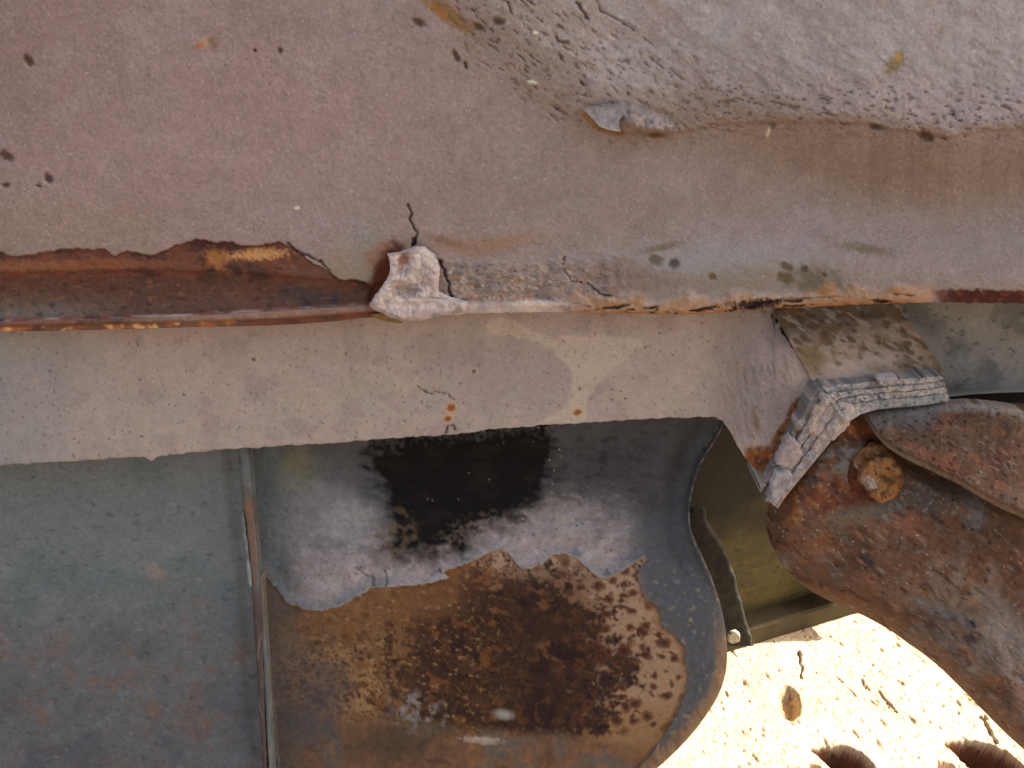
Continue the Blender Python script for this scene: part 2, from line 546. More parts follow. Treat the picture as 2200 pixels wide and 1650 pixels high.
    for (x, y, rx, ry, dg) in ((62, 130, 14, 8, 50), (14, 335, 16, 9, 35), (105, 383, 11, 8, 60), (14, 398, 9, 5, 0), (84, 399, 6, 3, 0),
                               (980, 120, 6, 14, -25), (602, 108, 5, 7, 0), (1000, 140, 4, 8, -20), (548, 108, 4, 4, 0),
                               (900, 48, 14, 7, 25), (1072, 46, 13, 7, 20), (1030, 58, 14, 6, 30), (1990, 292, 18, 10, 20), (1880, 272, 14, 6, 10)):
        m = ell(U, V, x, y, rx, ry, dg, 0.45, 0.5, int(x))
        p.mix((84, 62, 48), m * 0.9); h -= 0.003 * m
    # ochre rubs
    m = ell(U, V, 962, 30, 66, 19, 38, 0.5, 0.6, 3)
    p.mix((134, 104, 58), m * 0.85); h -= 0.002 * m
    p.mix((150, 98, 50), ell(U, V, 945, 26, 26, 8, 38, 0.5, 0.6, 4) * 0.7)
    m = ell(U, V, 1922, 138, 30, 15, -50, 0.6, 0.6, 5)
    p.mix((118, 100, 62), m * 0.8)
    p.mix((165, 125, 50), ell(U, V, 1930, 123, 11, 6, -50, 0.5, 0.6, 6) * 0.8)
    p.mix((168, 140, 118), ell(U, V, 438, 90, 15, 12, -30, 0.5, 0.5, 6))
    p.mix((120, 100, 70), ell(U, V, 458, 92, 10, 16, -30, 0.5, 0.5, 6) * 0.6)
    p.mix((168, 105, 55), ell(U, V, 428, 98, 10, 6, -30, 0.5, 0.5, 7) * 0.8)
    for (x, y, rx, ry, dg) in ((1143, 177, 11, 4, 8), (1149, 71, 8, 3, 0), (637, 447, 6, 4, 0), (1650, 285, 4, 10, 20)):
        m = ell(U, V, x, y, rx, ry, dg, 0.3)
        p.mix((205, 195, 175), m); h += 0.0015 * m
    # ---- bared rusty lip on the left
    wl_ = 1 - ss(800, 838, U + 10 * fbm(U, V, 20, 2, 5))
    ev = curve(us, EDGE)[None, :] + 5.0 * fbm(U, V * 0.3, 16, 4, 9) + 5.0 * fbm(U, V * 0.3, 40, 3, 19)
    e = (V - ev) * wl_ - (1 - wl_) * 30                      # > 0 below the torn paint edge
    bare = ss(-1.0, 2.0, e)
    h -= 0.0035 * bare
    top = curve(us, [(-1600, 578), (0, 578), (300, 574), (500, 578), (800, 606)])[None, :]
    botl = curve(us, [(-1600, 692), (0, 688), (200, 682), (400, 676), (600, 664), (720, 656), (800, 652)])[None, :]
    t = np.clip((V - top) / (botl - top), 0, 1)
    rec = np.sin(np.pi * t) ** 0.8
    h -= wl_ * 0.009 * rec * ss(0, 0.1, t)
    h += bare * (0.0022 * fbm(U, V, 26, 4, 38) + 0.0012 * fbm(U, V, 9, 3, 39))
    lipm = ss(0, 7, V - botl) * wl_
    h += lipm * 0.007
    h += wl_ * 0.006 * ss(-14, 0, V - botl)
    mid = (botl + (vb[None, :] - botl) * 0.55)
    h -= lipm * 0.005 * ss(-2, 3, V - mid - 2 * fbm(U, V * 0, 25, 3, 5))
    rr = fbm(U, V, 70, 5, 33); r2 = fbm(*rot(U, V, 0, 2.5, 1), 24, 4, 34); r3 = fbm(U, V, 14, 3, 35)
    p.mix((110, 68, 54), bare)
    p.mix((72, 54, 48), bare * ss(0.0, 0.3, rr) * 0.9)
    p.mix((112, 76, 58), bare * ss(0.05, 0.35, r2) * 0.6)
    darkb = bare * ss(0.10, 0.35, t) * (1 - ss(0.92, 1.0, t))
    p.mix((92, 66, 56), darkb * (1 - ss(420, 700, U)) * 0.85)
    p.mix((100, 82, 70), darkb * (1 - ss(60, 330, U + 120 * rr)) * ss(0.3, 0.8, t) * 0.9)
    p.mix((112, 103, 94), darkb * (1 - ss(100, 300, U)) * ss(0.6, 0.9, t) * 0.6)
    p.mix((78, 64, 58), darkb * ell(U, V, 660, 630, 80, 26, 0, 0.6, 0.7, 8) * 0.9)
    p.mix((104, 84, 66), darkb * ss(0.1, 0.4, r3) * 0.45)
    p.mix((58, 44, 40), bare * flecks(U, V, 5, 26, 12, 0.22, 4, 138, 0.15) * 0.6)
    p.mix((134, 96, 70), bare * flecks(U, V, 170, 22, 9, 0.25, 4, 139, 0.15) * 0.5)
    p.mix((138, 94, 64), bare * ell(U, V, 70, 572, 110, 11, 0, 0.6, 0.8, 11) * 0.75)
    p.mix((132, 84, 58), bare * ell(U, V, 230, 566, 130, 10, 0, 0.6, 0.6, 12) * 0.7)
    p.mix((74, 46, 44), bare * ell(U, V, 460, 528, 60, 14, 6, 0.5, 0.6, 13) * 0.95)
    m = bare * ell(U, V, 555, 546, 62, 11, -3, 0.5, 0.9, 14)
    p.mix((190, 142, 92), m * 0.95)
    p.mix((160, 110, 62), bare * ell(U, V, 465, 556, 24, 20, 20, 0.5, 0.8, 15) * 0.8)
    p.mix((112, 78, 62), bare * ell(U, V, 690, 590, 70, 30, 10, 0.6, 0.7, 16) * 0.8)
    p.mix((120, 86, 68), lipm * 0.9)
    p.mix((92, 66, 54), lipm * ss(0.0, 0.3, rr))
    p.mix((150, 122, 106), lipm * (1 - ss(0, 3, V - mid)) * ss(200, 480, U) * 0.7)
    p.mix((170, 104, 66), lipm * ss(0, 3, V - mid) * ss(-0.1, 0.2, r2) * 0.85)
    p.mix((206, 160, 104), lipm * ss(0, 3, V - mid) * ss(0.12, 0.32, fbm(U, V, 30, 3, 36)) * (1 - ss(420, 520, U)))
    p.mix((92, 56, 48), lipm * ss(0, 3, V - mid) * ss(480, 560, U) * 0.7)
    p.mix((170, 164, 154), wl_ * (1 - ss(0, 4.5, np.abs(V - botl - 1 - 2 * fbm(U, V, 30, 3, 137)))) * ss(-0.1, 0.25, fbm(*rot(U, V, 0, 5, 1), 16, 4, 37)) * (1 - 0.4 * ss(300, 600, U)) * 0.75)  # pale line on the lip's top, sky light painted in
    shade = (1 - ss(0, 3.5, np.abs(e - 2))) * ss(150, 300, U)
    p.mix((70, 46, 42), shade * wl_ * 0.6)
    # ---- around the curled flake
    m = ell(U, V, 770, 565, 90, 45, -15, 0.7, 0.5, 17)
    p.mix((146, 124, 92), m * (1 - bare) * 0.6)
    p.mix((140, 134, 126), ell(U, V, 780, 520, 40, 60, 10, 0.7, 0.5, 18) * (1 - bare) * 0.6)
    m = ell(U, V, 825, 545, 46, 22, -25, 0.5, 0.5, 19)
    p.mix((142, 100, 74), m * 0.65)
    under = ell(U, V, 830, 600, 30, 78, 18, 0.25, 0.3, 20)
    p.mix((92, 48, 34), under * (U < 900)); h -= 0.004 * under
    p.mix((144, 110, 82), ell(U, V, 985, 530, 60, 18, 8, 0.9, 0.9, 21) * 0.6)
    p.mix((150, 114, 84), ell(U, V, 1085, 520, 62, 15, -8, 0.9, 0.9, 22) * 0.65)
    p.mix((120, 94, 74), ell(U, V, 960, 518, 40, 8, 15, 0.6, 0.6, 23) * 0.6)
    # ---- crusty band right of the flake
    cr = ss(925, 965, U) * (1 - ss(1280, 1400, U)) * ss(-6, 34, V - 548 - 26 * fbm(U, V, 38, 4, 24)) * (1 - ss(640, 668, V))
    h += cr * (0.0028 + 0.0048 * fbm(U, V, 18, 4, 45) + 0.0015 * fbm(U, V, 7, 2, 46))
    p.mix((150, 132, 122), cr)
    p.mix((116, 106, 102), cr * ss(-0.05, 0.3, fbm(U, V, 60, 4, 47)) * 0.8)
    p.mix((168, 142, 126), cr * ss(0.0, 0.3, fbm(U, V, 35, 4, 48)) * 0.7)
    p.mix((150, 108, 84), cr * ss(0.1, 0.35, fbm(U, V, 28, 3, 49)) * ss(580, 620, V) * 0.8)
    p.mix((80, 68, 64), cr * flecks(U, V, 15, 9, 6, 0.28, 3, 50, 0.1) * 0.75)
    p.mix((190, 172, 158), cr * flecks(U, V, 25, 14, 9, 0.30, 3, 150, 0.1) * 0.6)
    lowl = ss(-30, -14, V - vb[None, :]) * ss(900, 960, U) * (1 - ss(1180, 1300, U))
    h += lowl * 0.006
    p.mix((186, 166, 156), lowl * (0.6 + 0.4 * ss(-0.2, 0.2, fbm(U, V, 30, 3, 51))))
    p.mix((196, 178, 158), ell(U, V, 1140, 655, 45, 10, 0, 0.5, 0.6, 52))
    # ---- greyer smooth stretch and its stains
    p.mix((150, 148, 146), ell(U, V, 1520, 580, 230, 55, 3, 0.8, 0.4, 53) * 0.75)
    p.mix((132, 114, 88), ell(U, V, 1600, 600, 190, 28, -6, 0.8, 0.6, 54) * 0.55)
    p.mix((120, 92, 78), ell(U, V, 1350, 590, 100, 30, 10, 0.8, 0.6, 55) * 0.6)
    p.mix((98, 88, 70), ell(U, V, 1760, 610, 70, 30, 15, 0.6, 0.6, 56) * 0.8)
    p.mix((112, 98, 76), ell(U, V, 1860, 535, 55, 10, 8, 0.6, 0.8, 57) * 0.8)
    p.mix((108, 92, 72), ell(U, V, 1420, 532, 45, 7, -12, 0.6, 0.7, 58) * 0.7)
    for (x, y, rx, ry, c) in ((1408, 559, 15, 11, (104, 92, 80)), (1448, 567, 11, 11, (76, 68, 68)), (1688, 572, 13, 8, (100, 84, 68)),
                              (1684, 598, 17, 11, (102, 86, 60)), (1530, 595, 9, 7, (110, 88, 62)), (1728, 578, 8, 7, (88, 72, 60)), (1770, 590, 5, 4, (80, 70, 60))):
        m = ell(U, V, x, y, rx, ry, 20, 0.4, 0.35, int(x))
        p.mix(c, m * 0.9); h -= 0.0018 * m
    # orange seepage along the lower edge
    d = vb[None, :] - V
    seep = ss(1170, 1300, U) * (1 - ss(1960, 2010, U)) * (1 - ss(20, 48, d + 34 * fbm(U, V, 60, 4, 61)))
    p.mix((164, 130, 98), seep * 0.9)
    p.mix((172, 152, 134), seep * ss(-0.05, 0.3, fbm(U, V, 30, 4, 62)) * ss(8, 22, d) * 0.85)
    p.mix((148, 106, 70), seep * ss(0.05, 0.3, fbm(*rot(U, V, -3, 3, 1), 26, 4, 162)) * 0.7)
    p.mix((150, 96, 52), seep * (1 - ss(4, 12, d)) * 0.7)
    h += seep * (0.004 + 0.002 * fbm(U, V, 20, 3, 63))
    slit = seep * flecks(U, V, -4, 60, 9, 0.16, 4, 64, 0.08) * (1 - ss(5, 15, np.abs(d - 9)))
    p.mix((70, 44, 34), slit * 0.9); h -= 0.005 * slit
    m = ell(U, V, 1625, 654, 48, 10, -5, 0.4, 0.9, 65)
    p.mix((68, 46, 42), m); h -= 0.004 * m
    rr2 = ss(1990, 2040, U + 30 * fbm(U, V, 40, 3, 66)) * (1 - ss(24, 30, d + 6 * fbm(U, V, 14, 3, 67)))
    p.mix((78, 44, 38), rr2); h -= 0.004 * rr2
    p.mix((116, 66, 48), rr2 * ss(0.1, 0.4, fbm(U, V, 16, 3, 68)) * 0.8)
    p.mix((172, 134, 108), ell(U, V, 1970, 632, 45, 16, 0, 0.6, 0.6, 69) * (1 - rr2) * 0.8)
    # ---- cracks
    def crack(pts, w, dep, col=(66, 44, 38), sd=1):
        nonlocal h
        q = U + 5 * fbm(U, V, 14, 3, sd); q2 = V + 3 * fbm(U, V, 12, 3, sd + 3)
        m = (1 - ss(w * 0.3, w * 1.1, pd(q, q2, pts) + 0.5 * w * fbm(U, V, 10, 2, sd + 6)))
        p.mix(col, m * 0.85); h = h - dep * m
    crack([(876, 440), (884, 460), (882, 476), (897, 500), (892, 522), (886, 534)], 3.2, 0.004)
    crack([(890, 512), (888, 534)], 5, 0.004)
    crack([(690, 560), (712, 590), (732, 606)], 2.6, 0.003)
    crack([(618, 522), (640, 540), (668, 552), (690, 564)], 3.0, 0.003)
    crack([(946, 560), (953, 582), (962, 604), (969, 640)], 4.5, 0.006, (58, 44, 40))
    crack([(1212, 552), (1211, 575), (1226, 604), (1252, 606)], 2.0, 0.002, sd=6)
    crack([(1262, 608), (1290, 632), (1312, 636)], 2.6, 0.003, sd=7)
    crack([(1195, 78), (1200, 90), (1222, 92)], 3.5, 0.003, (90, 74, 68), 8)
    crack([(1240, 5), (1256, 28), (1262, 42)], 4, 0.003, (86, 70, 64), 9)
    crack([(1282, 0), (1290, 22), (1330, 44), (1362, 64)], 2.6, 0.002, (98, 82, 76), 10)
    crack([(1092, 6), (1098, 28)], 4.5, 0.003, (86, 70, 64), 11)
    # crust lump
    for (x, y, rx, ry, a_) in ((1352, 262, 22, 26, 0.016), (1385, 262, 30, 16, 0.011), (1425, 274, 26, 12, 0.010), (1400, 280, 20, 10, 0.008)):
        m = ell(U, V, x, y, rx, ry, 5, 0.6, 0.35, int(y) + int(x))
        h += a_ * m
        p.mix((156, 140, 132), m * 0.6)
    lump = ell(U, V, 1385, 262, 75, 34, 8, 0.5, 0.3, 3)
    h += lump * 0.0035 * fbm(U, V, 13, 3, 95)
    p.mix((124, 116, 112), lump * ss(0.05, 0.3, fbm(U, V, 16, 3, 96)) * 0.7)
    m = np.maximum(ell(U, V, 1278, 262, 36, 11, 38, 0.25, 0.3, 97), ell(U, V, 1318, 283, 24, 7, 12, 0.3, 0.3, 98))
    p.mix((132, 104, 66), m * 0.95)
    p.mix((110, 84, 58), ell(U, V, 1407, 290, 16, 6, 0, 0.3, 0.3, 99))
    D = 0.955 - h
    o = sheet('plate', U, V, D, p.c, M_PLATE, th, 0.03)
    # unseen floor sheet, added as a roof to shade everything below
    box('shade_roof', (-1.9, 0.99, -0.235), (1.42, 2.45, -0.215), (70, 60, 52), M_RUST, th)

    # unseen tall wall added above and beyond the plate, shades the front ground
    box('shade_wall', (-3.2, 0.968, 0.13), (5.0, 0.99, 2.3), (140, 124, 116), M_PLATE, th)
    box('shade_wall', (1.30, 0.972, -0.33), (5.0, 0.988, 0.125), (140, 124, 116), M_PLATE, th)
    # curled flake of paint
    poly = ragged([(792, 655), (806, 634), (824, 612), (836, 590), (838, 570), (832, 546), (846, 551), (866, 541), (888, 533), (912, 531),
                   (934, 550), (945, 575), (943, 610), (943, 642), (972, 640), (1010, 650), (1000, 668), (950, 677), (900, 690), (858, 690), (820, 672), (796, 663)], 2.5, 6, 3)
    U, V = span(poly, 2.4)
    ed = pd(U, V, poly, True)
    D = 0.955 - 0.012 - 0.016 * (1 - ss(800, 950, U)) - 0.005 * fbm(U, V, 40, 4, 5) - 0.002 * fbm(U, V, 12, 3, 6)
    D += 0.007 * ell(U, V, 866, 568, 15, 22, 20, 0.6, 0.5, 7) + 0.006 * ell(U, V, 872, 622, 30, 16, 0, 0.6, 0.5, 8)
    D += 0.004 * (1 - ss(0, 9, ed)) - 0.006 * ss(655, 690, V)
    p = Paint(U.shape, (196, 180, 172))
    p.mix((150, 134, 128), ss(0.0, 0.3, fbm(U, V, 30, 3, 9)) * 0.7)
    p.mix((198, 182, 176), ss(0.0, 0.3, fbm(U, V, 22, 3, 10)) * 0.6)
    p.mix((146, 100, 76), ell(U, V, 868, 558, 10, 18, 20, 0.6, 0.6, 11) * 0.9)
    p.mix((132, 118, 108), ell(U, V, 872, 624, 30, 14, 0, 0.6, 0.5, 12) * 0.8)
    p.mix((172, 148, 138), ss(655, 675, V) * 0.7)
    p.mix((170, 120, 92), (1 - ss(0, 5, ed)) * (1 - ss(820, 850, U)) * 0.6)
    p.mul(1 + 0.14 * fbm(U, V, 12, 4, 16))
    p.mix((128, 116, 112), flecks(U, V, 70, 22, 7, 0.26, 4, 17, 0.12) * 0.5)
    f = sheet('paint_flake', U, V, D, p.c, M_PUTTY, o, 0.003)
    tag(f, 'pale pink curled flake of thick paint')
    # small tongue hanging under it
    poly = ragged([(796, 676), (830, 674), (856, 684), (864, 694), (838, 694), (812, 686)], 1.5, 6, 8)
    U, V = span(poly, 2.4)
    p = Paint(U.shape, (142, 112, 70)); p.mul(1 + 0.3 * fbm(U, V, 14, 3, 3))
    sheet('paint_flake', U, V, 0.948 - 0.002 * fbm(U, V, 12, 2, 3), p.c, M_RUST, o, 0.004)
    # lifted scale on the ledge
    poly = ragged([(1252, 232), (1290, 226), (1338, 222), (1342, 240), (1330, 262), (1334, 284), (1308, 280), (1290, 272), (1270, 252)], 1.6, 6, 12)
    U, V = span(poly, 2.4)
    p = Paint(U.shape, (138, 130, 124)); p.mul(1 + 0.25 * fbm(U, V, 18, 4, 4)); p.mix((104, 102, 100), ss(0.05, 0.3, fbm(U, V, 30, 4, 5)) * 0.6)
    D = 0.955 - 0.022 - 0.016 * ss(225, 284, V) - 0.002 * fbm(U, V, 16, 3, 4)
    p.mix((168, 154, 144), (1 - ss(0, 5, pd(U, V, [(1252, 234), (1270, 252), (1290, 272), (1334, 284)]))) * 0.8)
    sheet('paint_flake', U, V, D, p.c, M_PUTTY, o, 0.002)
    return th


build_upper_plate()

# ------------------------------------------------------------------ beam with bracket
BB = [(-1600, 1090), (-60, 1004), (0, 1000), (200, 988), (330, 981), (420, 972), (500, 965), (700, 953), (850, 941), (950, 935), (1100, 919),
      (1250, 909), (1400, 899), (1500, 897), (1535, 897), (1553, 905), (1568, 926), (1584, 958), (1604, 988), (1626, 1010), (1642, 1022),
      (1660, 985), (1690, 940), (1720, 886), (1748, 832)]


def build_beam():
    th = empty('chassis_beam', (0, 0, 0), 'dusty tan flat beam with pale splash patch and a bracket at its end', 'beam')
    us = np.concatenate([np.linspace(-1600, -64, 40), np.arange(-60, 1752, 2.8)])
    us[-1] = 1748
    vb = curve(us, BB)
    vb = vb + 3.6 * fbm(us, us * 0 + 9, 26, 4, 12) * (us < 1540) + 1.5 * fbm(us, us * 0 + 9, 12, 2, 13)
    vb = vb + 9 * np.exp(-((us - 325) / 9.0) ** 2)
    n = 120
    t = np.linspace(0, 1, n)[:, None]
    vt = curve(us, [(-1600, 600), (1660, 600), (1665, 676), (1748, 826)])
    V = vt[None, :] * (1 - t) + vb[None, :] * t
    U = np.repeat(us[None, :], n, 0)
    h = 0.002 * fbm(U, V, 300, 3, 1) + 0.0006 * fbm(U, V, 30, 4, 2) + 0.0003 * fbm(U, V, 8, 2, 3)
    br = ss(1500, 1640, U)
    h += 0.030 * br
    wr = br * (1 - ss(1690, 1720, U)) * ss(740, 800, V) * (1 - ss(940, 960, V))
    wv = fbm(*rot(U, V, 78, 2.6, 1.0), 18, 3, 5)
    h += wr * 0.0032 * (1 - np.abs(wv) * 2)
    p = Paint(U.shape, (172, 155, 144))
    p.mix((172, 152, 146), ss(0.0, 0.35, fbm(U, V, 260, 3, 6)) * 0.6)
    p.mix((164, 150, 138), ss(0.0, 0.35, fbm(U, V, 180, 4, 7)) * 0.6)
    p.mix((146, 128, 122), ss(0.05, 0.3, fbm(U, V, 80, 5, 107)) * 0.4)
    p.mix((172, 157, 148), ss(0.05, 0.3, fbm(U, V, 60, 5, 108)) * 0.4)
    p.mix((140, 140, 138), (1 - ss(-60, 300, U + 80 * fbm(U, V, 120, 3, 8))) * 0.8)
    p.mix((148, 132, 128), ell(U, V, 1110, 800, 160, 90, 0, 0.7, 0.4, 9) * 0.45)
    splash = [(1040, 700), (1075, 680), (1110, 690), (1150, 712), (1190, 726), (1290, 718), (1370, 728), (1385, 740), (1350, 768), (1310, 800), (1290, 820),
              (1270, 845), (1258, 872), (1262, 900), (1240, 908), (1150, 912), (1195, 888), (1215, 870), (1222, 850), (1232, 800), (1212, 776), (1180, 750),
              (1160, 735), (1110, 726), (1080, 720), (1050, 718)]
    sd = sdf(U + 7 * fbm(U, V, 26, 3, 10), V + 7 * fbm(U, V, 26, 3, 11), splash)
    p.mix((190, 172, 152), ss(-3, 3, sd) * 0.65)
    p.mix((176, 156, 136), ell(U, V, 1420, 800, 90, 110, 10, 0.9, 0.4, 12) * 0.25)
    p.mix((132, 120, 116), br * (1 - ss(880, 960, V)) * 0.75)
    p.mix((166, 148, 134), ell(U, V, 1735, 830, 45, 60, -30, 0.7, 0.4, 13) * 0.8)
    p.mix((118, 98, 64), ell(U, V, 1716, 880, 12, 55, 28, 0.6, 0.5, 14) * 0.7)
    p.mix((92, 84, 80), ell(U, V, 1680, 700, 36, 50, -30, 0.8, 0.5, 15) * 0.8)
    p.mix((116, 96, 62), ell(U, V, 1624, 905, 7, 30, -12, 0.6, 0.4, 16) * 0.7)
    # rusty toe
    toe = ss(0, 10, V - 955 - 8 * fbm(U, V, 18, 3, 17)) * ss(1596, 1606, U)
    toe = np.maximum(toe, (1 - ss(14, 26, pd(U, V, [(1650, 1010), (1700, 915), (1728, 868)]) + 6 * fbm(U, V, 18, 3, 18))))
    p.mix((132, 80, 46), toe); p.mix((96, 56, 38), toe * ss(0, 0.3, fbm(U, V, 20, 3, 19)))
    p.mix((176, 118, 62), toe * ss(0.2, 0.4, fbm(U, V, 12, 3, 20)) * 0.8)
    h += toe * 0.0035 * fbm(U, V, 14, 3, 21)
    # grit
    m = flecks(U, V, 110, 8, 5, 0.46, 2, 31, 0.1) * ss(-0.2, 0.3, fbm(U, V, 90, 3, 131))
    p.mix((112, 98, 90), m * 0.6); h -= 0.0007 * m
    m = flecks(U, V, 125, 20, 5, 0.42, 2, 32, 0.1)
    p.mix((120, 106, 98), m * 0.5)
    m = flecks(U, V, 70, 9, 7, 0.54, 2, 33, 0.05)
    p.mix((72, 62, 60), m * 0.8); h -= 0.001 * m
    m = flecks(U, V, 160, 26, 7, 0.40, 3, 36, 0.12)
    p.mix((184, 170, 158), m * 0.4)
    h += 0.0005 * fbm(*rot(U, V, 20, 2.2, 1), 13, 3, 37)
    p.mul(1 + 0.08 * fbm(U, V, 8, 3, 34) + 0.08 * fbm(U, V, 45, 3, 35))
    for (x, y, rx, ry, c) in ((969, 876, 9, 8, (150, 88, 44)), (962, 900, 7, 6, (142, 84, 46)), (1240, 886, 9, 6, (136, 98, 56)), (1018, 798, 5, 4, (96, 90, 90)),
                              (545, 772, 5, 4, (100, 96, 96))):
        m = ell(U, V, x, y, rx, ry, -20, 0.3, 0.3, int(x))
        p.mix((196, 160, 120), ell(U, V, x + 2, y, rx * 1.7, ry * 1.7, 0, 0.4) * 0.6)
        p.mix(c, m); h -= 0.001 * m

    def crack(pts, w, dep, col, sdn):
        nonlocal h
        m = 1 - ss(w * 0.3, w * 1.2, pd(U + 5 * fbm(U, V, 12, 3, sdn), V + 5 * fbm(U, V, 12, 3, sdn + 2), pts) + 0.9 * w * fbm(U, V, 9, 2, sdn + 4))
        p.mix(col, m * 0.8); h = h - dep * m
    crack([(898, 832), (912, 840), (926, 847)], 2.0, 0.002, (84, 70, 62), 1)
    crack([(934, 841), (960, 845), (975, 858)], 2.2, 0.002, (110, 84, 66), 2)
    crack([(958, 930), (962, 914), (972, 914), (978, 924)], 2.4, 0.003, (70, 54, 46), 3)
    crack([(1660, 676), (1668, 690)], 3.5, 0.008, (30, 26, 26), 4)
    crack([(1678, 706), (1692, 726), (1704, 744)], 4.5, 0.010, (26, 23, 23), 5)
    D = 1.005 - h
    sheet('web', U, V, D, p.c, M_BEAM, th, 0.018)

    # turned spotted face of the bracket
    poly = [(1650, 652), (1748, 824), (1800, 818), (1900, 811), (2018, 803), (2024, 796), (2018, 780), (1985, 735), (1935, 668), (1926, 640)]
    U, V = span(poly, 2.6)
    fold = np.interp(V, [652, 824], [1650, 1748])
    D = 0.975 + 0.040 * ss(0, 300, U - fold) + 0.010 * (1 - ss(660, 815, V)) - 0.004 * (1 - ss(0, 20, U - fold))
    h = 0.0018 * fbm(U, V, 26, 3, 3) + 0.0006 * fbm(U, V, 9, 2, 4)
    p = Paint(U.shape, (142, 122, 108))
    p.mix((72, 67, 62), (1 - ss(690, 765, V + 0.12 * (U - 1700) + 30 * fbm(U, V, 40, 3, 5))) * 0.85)  # darker towards the top, shade painted into the colour
    a, b = rot(U, V, 28, 62, 34)
    a = a + 0.5 * fbm(U, V, 30, 2, 6); b = b + 0.5 * fbm(U, V, 30, 2, 7)
    d, r = cells(a, b, 8)
    sp_ = (1 - ss(0.20, 0.48, d)) * (r > 0.2)
    p.mix((92, 70, 48), sp_ * 0.85); h -= 0.001 * sp_
    a, b = rot(U, V, 25, 28, 17)
    d, r = cells(a + 0.4 * fbm(U, V, 16, 2, 9), b, 10)
    p.mix((74, 58, 42), (1 - ss(0.2, 0.45, d)) * (r > 0.45) * 0.8)
    p.mix((118, 96, 62), ss(0.1, 0.35, fbm(U, V, 60, 3, 11)) * ss(720, 760, V) * 0.7)
    p.mix((166, 146, 132), ell(U, V, 1800, 796, 110, 34, -4, 0.7, 0.7, 12) * 0.9)
    p.mix((150, 140, 132), flecks(U, V, 28, 40, 14, 0.14, 4, 112, 0.15) * 0.5)
    p.mix((70, 58, 46), flecks(U, V, 24, 30, 16, 0.24, 4, 113, 0.12) * 0.6)
    p.mix((96, 74, 40), ss(1960, 2015, U) * 0.6)
    p.mix((110, 88, 52), ell(U, V, 1738, 776, 38, 34, 0, 0.6, 0.4, 13) * 0.7)
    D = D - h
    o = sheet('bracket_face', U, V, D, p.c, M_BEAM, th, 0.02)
    tag(o, 'turned bracket face mottled with brown spots')
    return th


build_beam()

# ------------------------------------------------------------------ rear plate on the right
def build_rear():
    poly = ragged([(1890, 610), (2300, 600), (2700, 600), (2700, 800), (2300, 838), (2190, 842), (2100, 846), (2050, 852), (1960, 858), (1890, 850)], 1.6, 8, 3)
    U, V = span(poly, 3.2)
    p = Paint(U.shape, (142, 136, 127))
    p.mix((108, 106, 101), ss(-0.1, 0.3, fbm(U, V, 90, 4, 3)) * 0.8)
    p.mix((156, 150, 140), ss(0.1, 0.4, fbm(U, V, 40, 4, 4)) * 0.5)
    m = flecks(U, V, -15, 22, 9, 0.34, 3, 5, 0.1)
    p.mix((78, 75, 71), m * 0.7)
    ed = 850 - V
    p.mix((170, 164, 152), (1 - ss(2, 8, pd(U, V, [(2030, 853), (2100, 847), (2190, 843), (2300, 839)]))) * 0.8)
    h = 0.002 * fbm(U, V, 60, 3, 6) + 0.0008 * fbm(*rot(U, V, -20, 2, 1), 12, 3, 7) - 0.0012 * m
    th = empty('rear_plate', (0, 0, 0), 'dark grey plate with chipped pale lower edge behind the spotted bracket', 'steel plate')
    sheet('plate', U, V, 1.10 - h, p.c, M_PANEL, th, 0.02)
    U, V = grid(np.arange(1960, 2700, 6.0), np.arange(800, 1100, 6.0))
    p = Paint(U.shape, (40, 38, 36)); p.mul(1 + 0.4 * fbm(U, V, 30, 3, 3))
    sheet('web', U, V, 1.16 - 0.002 * fbm(U, V, 30, 3, 4), p.c, M_RUST, th, 0.02)  # added near-black sheet, paints the shade of the gap below the plate


build_rear()

# ------------------------------------------------------------------ lining panels
def seam_u(v):
    return np.interp(v, [900, 965, 1240, 1650, 1960], [500, 508, 540, 568, 588])


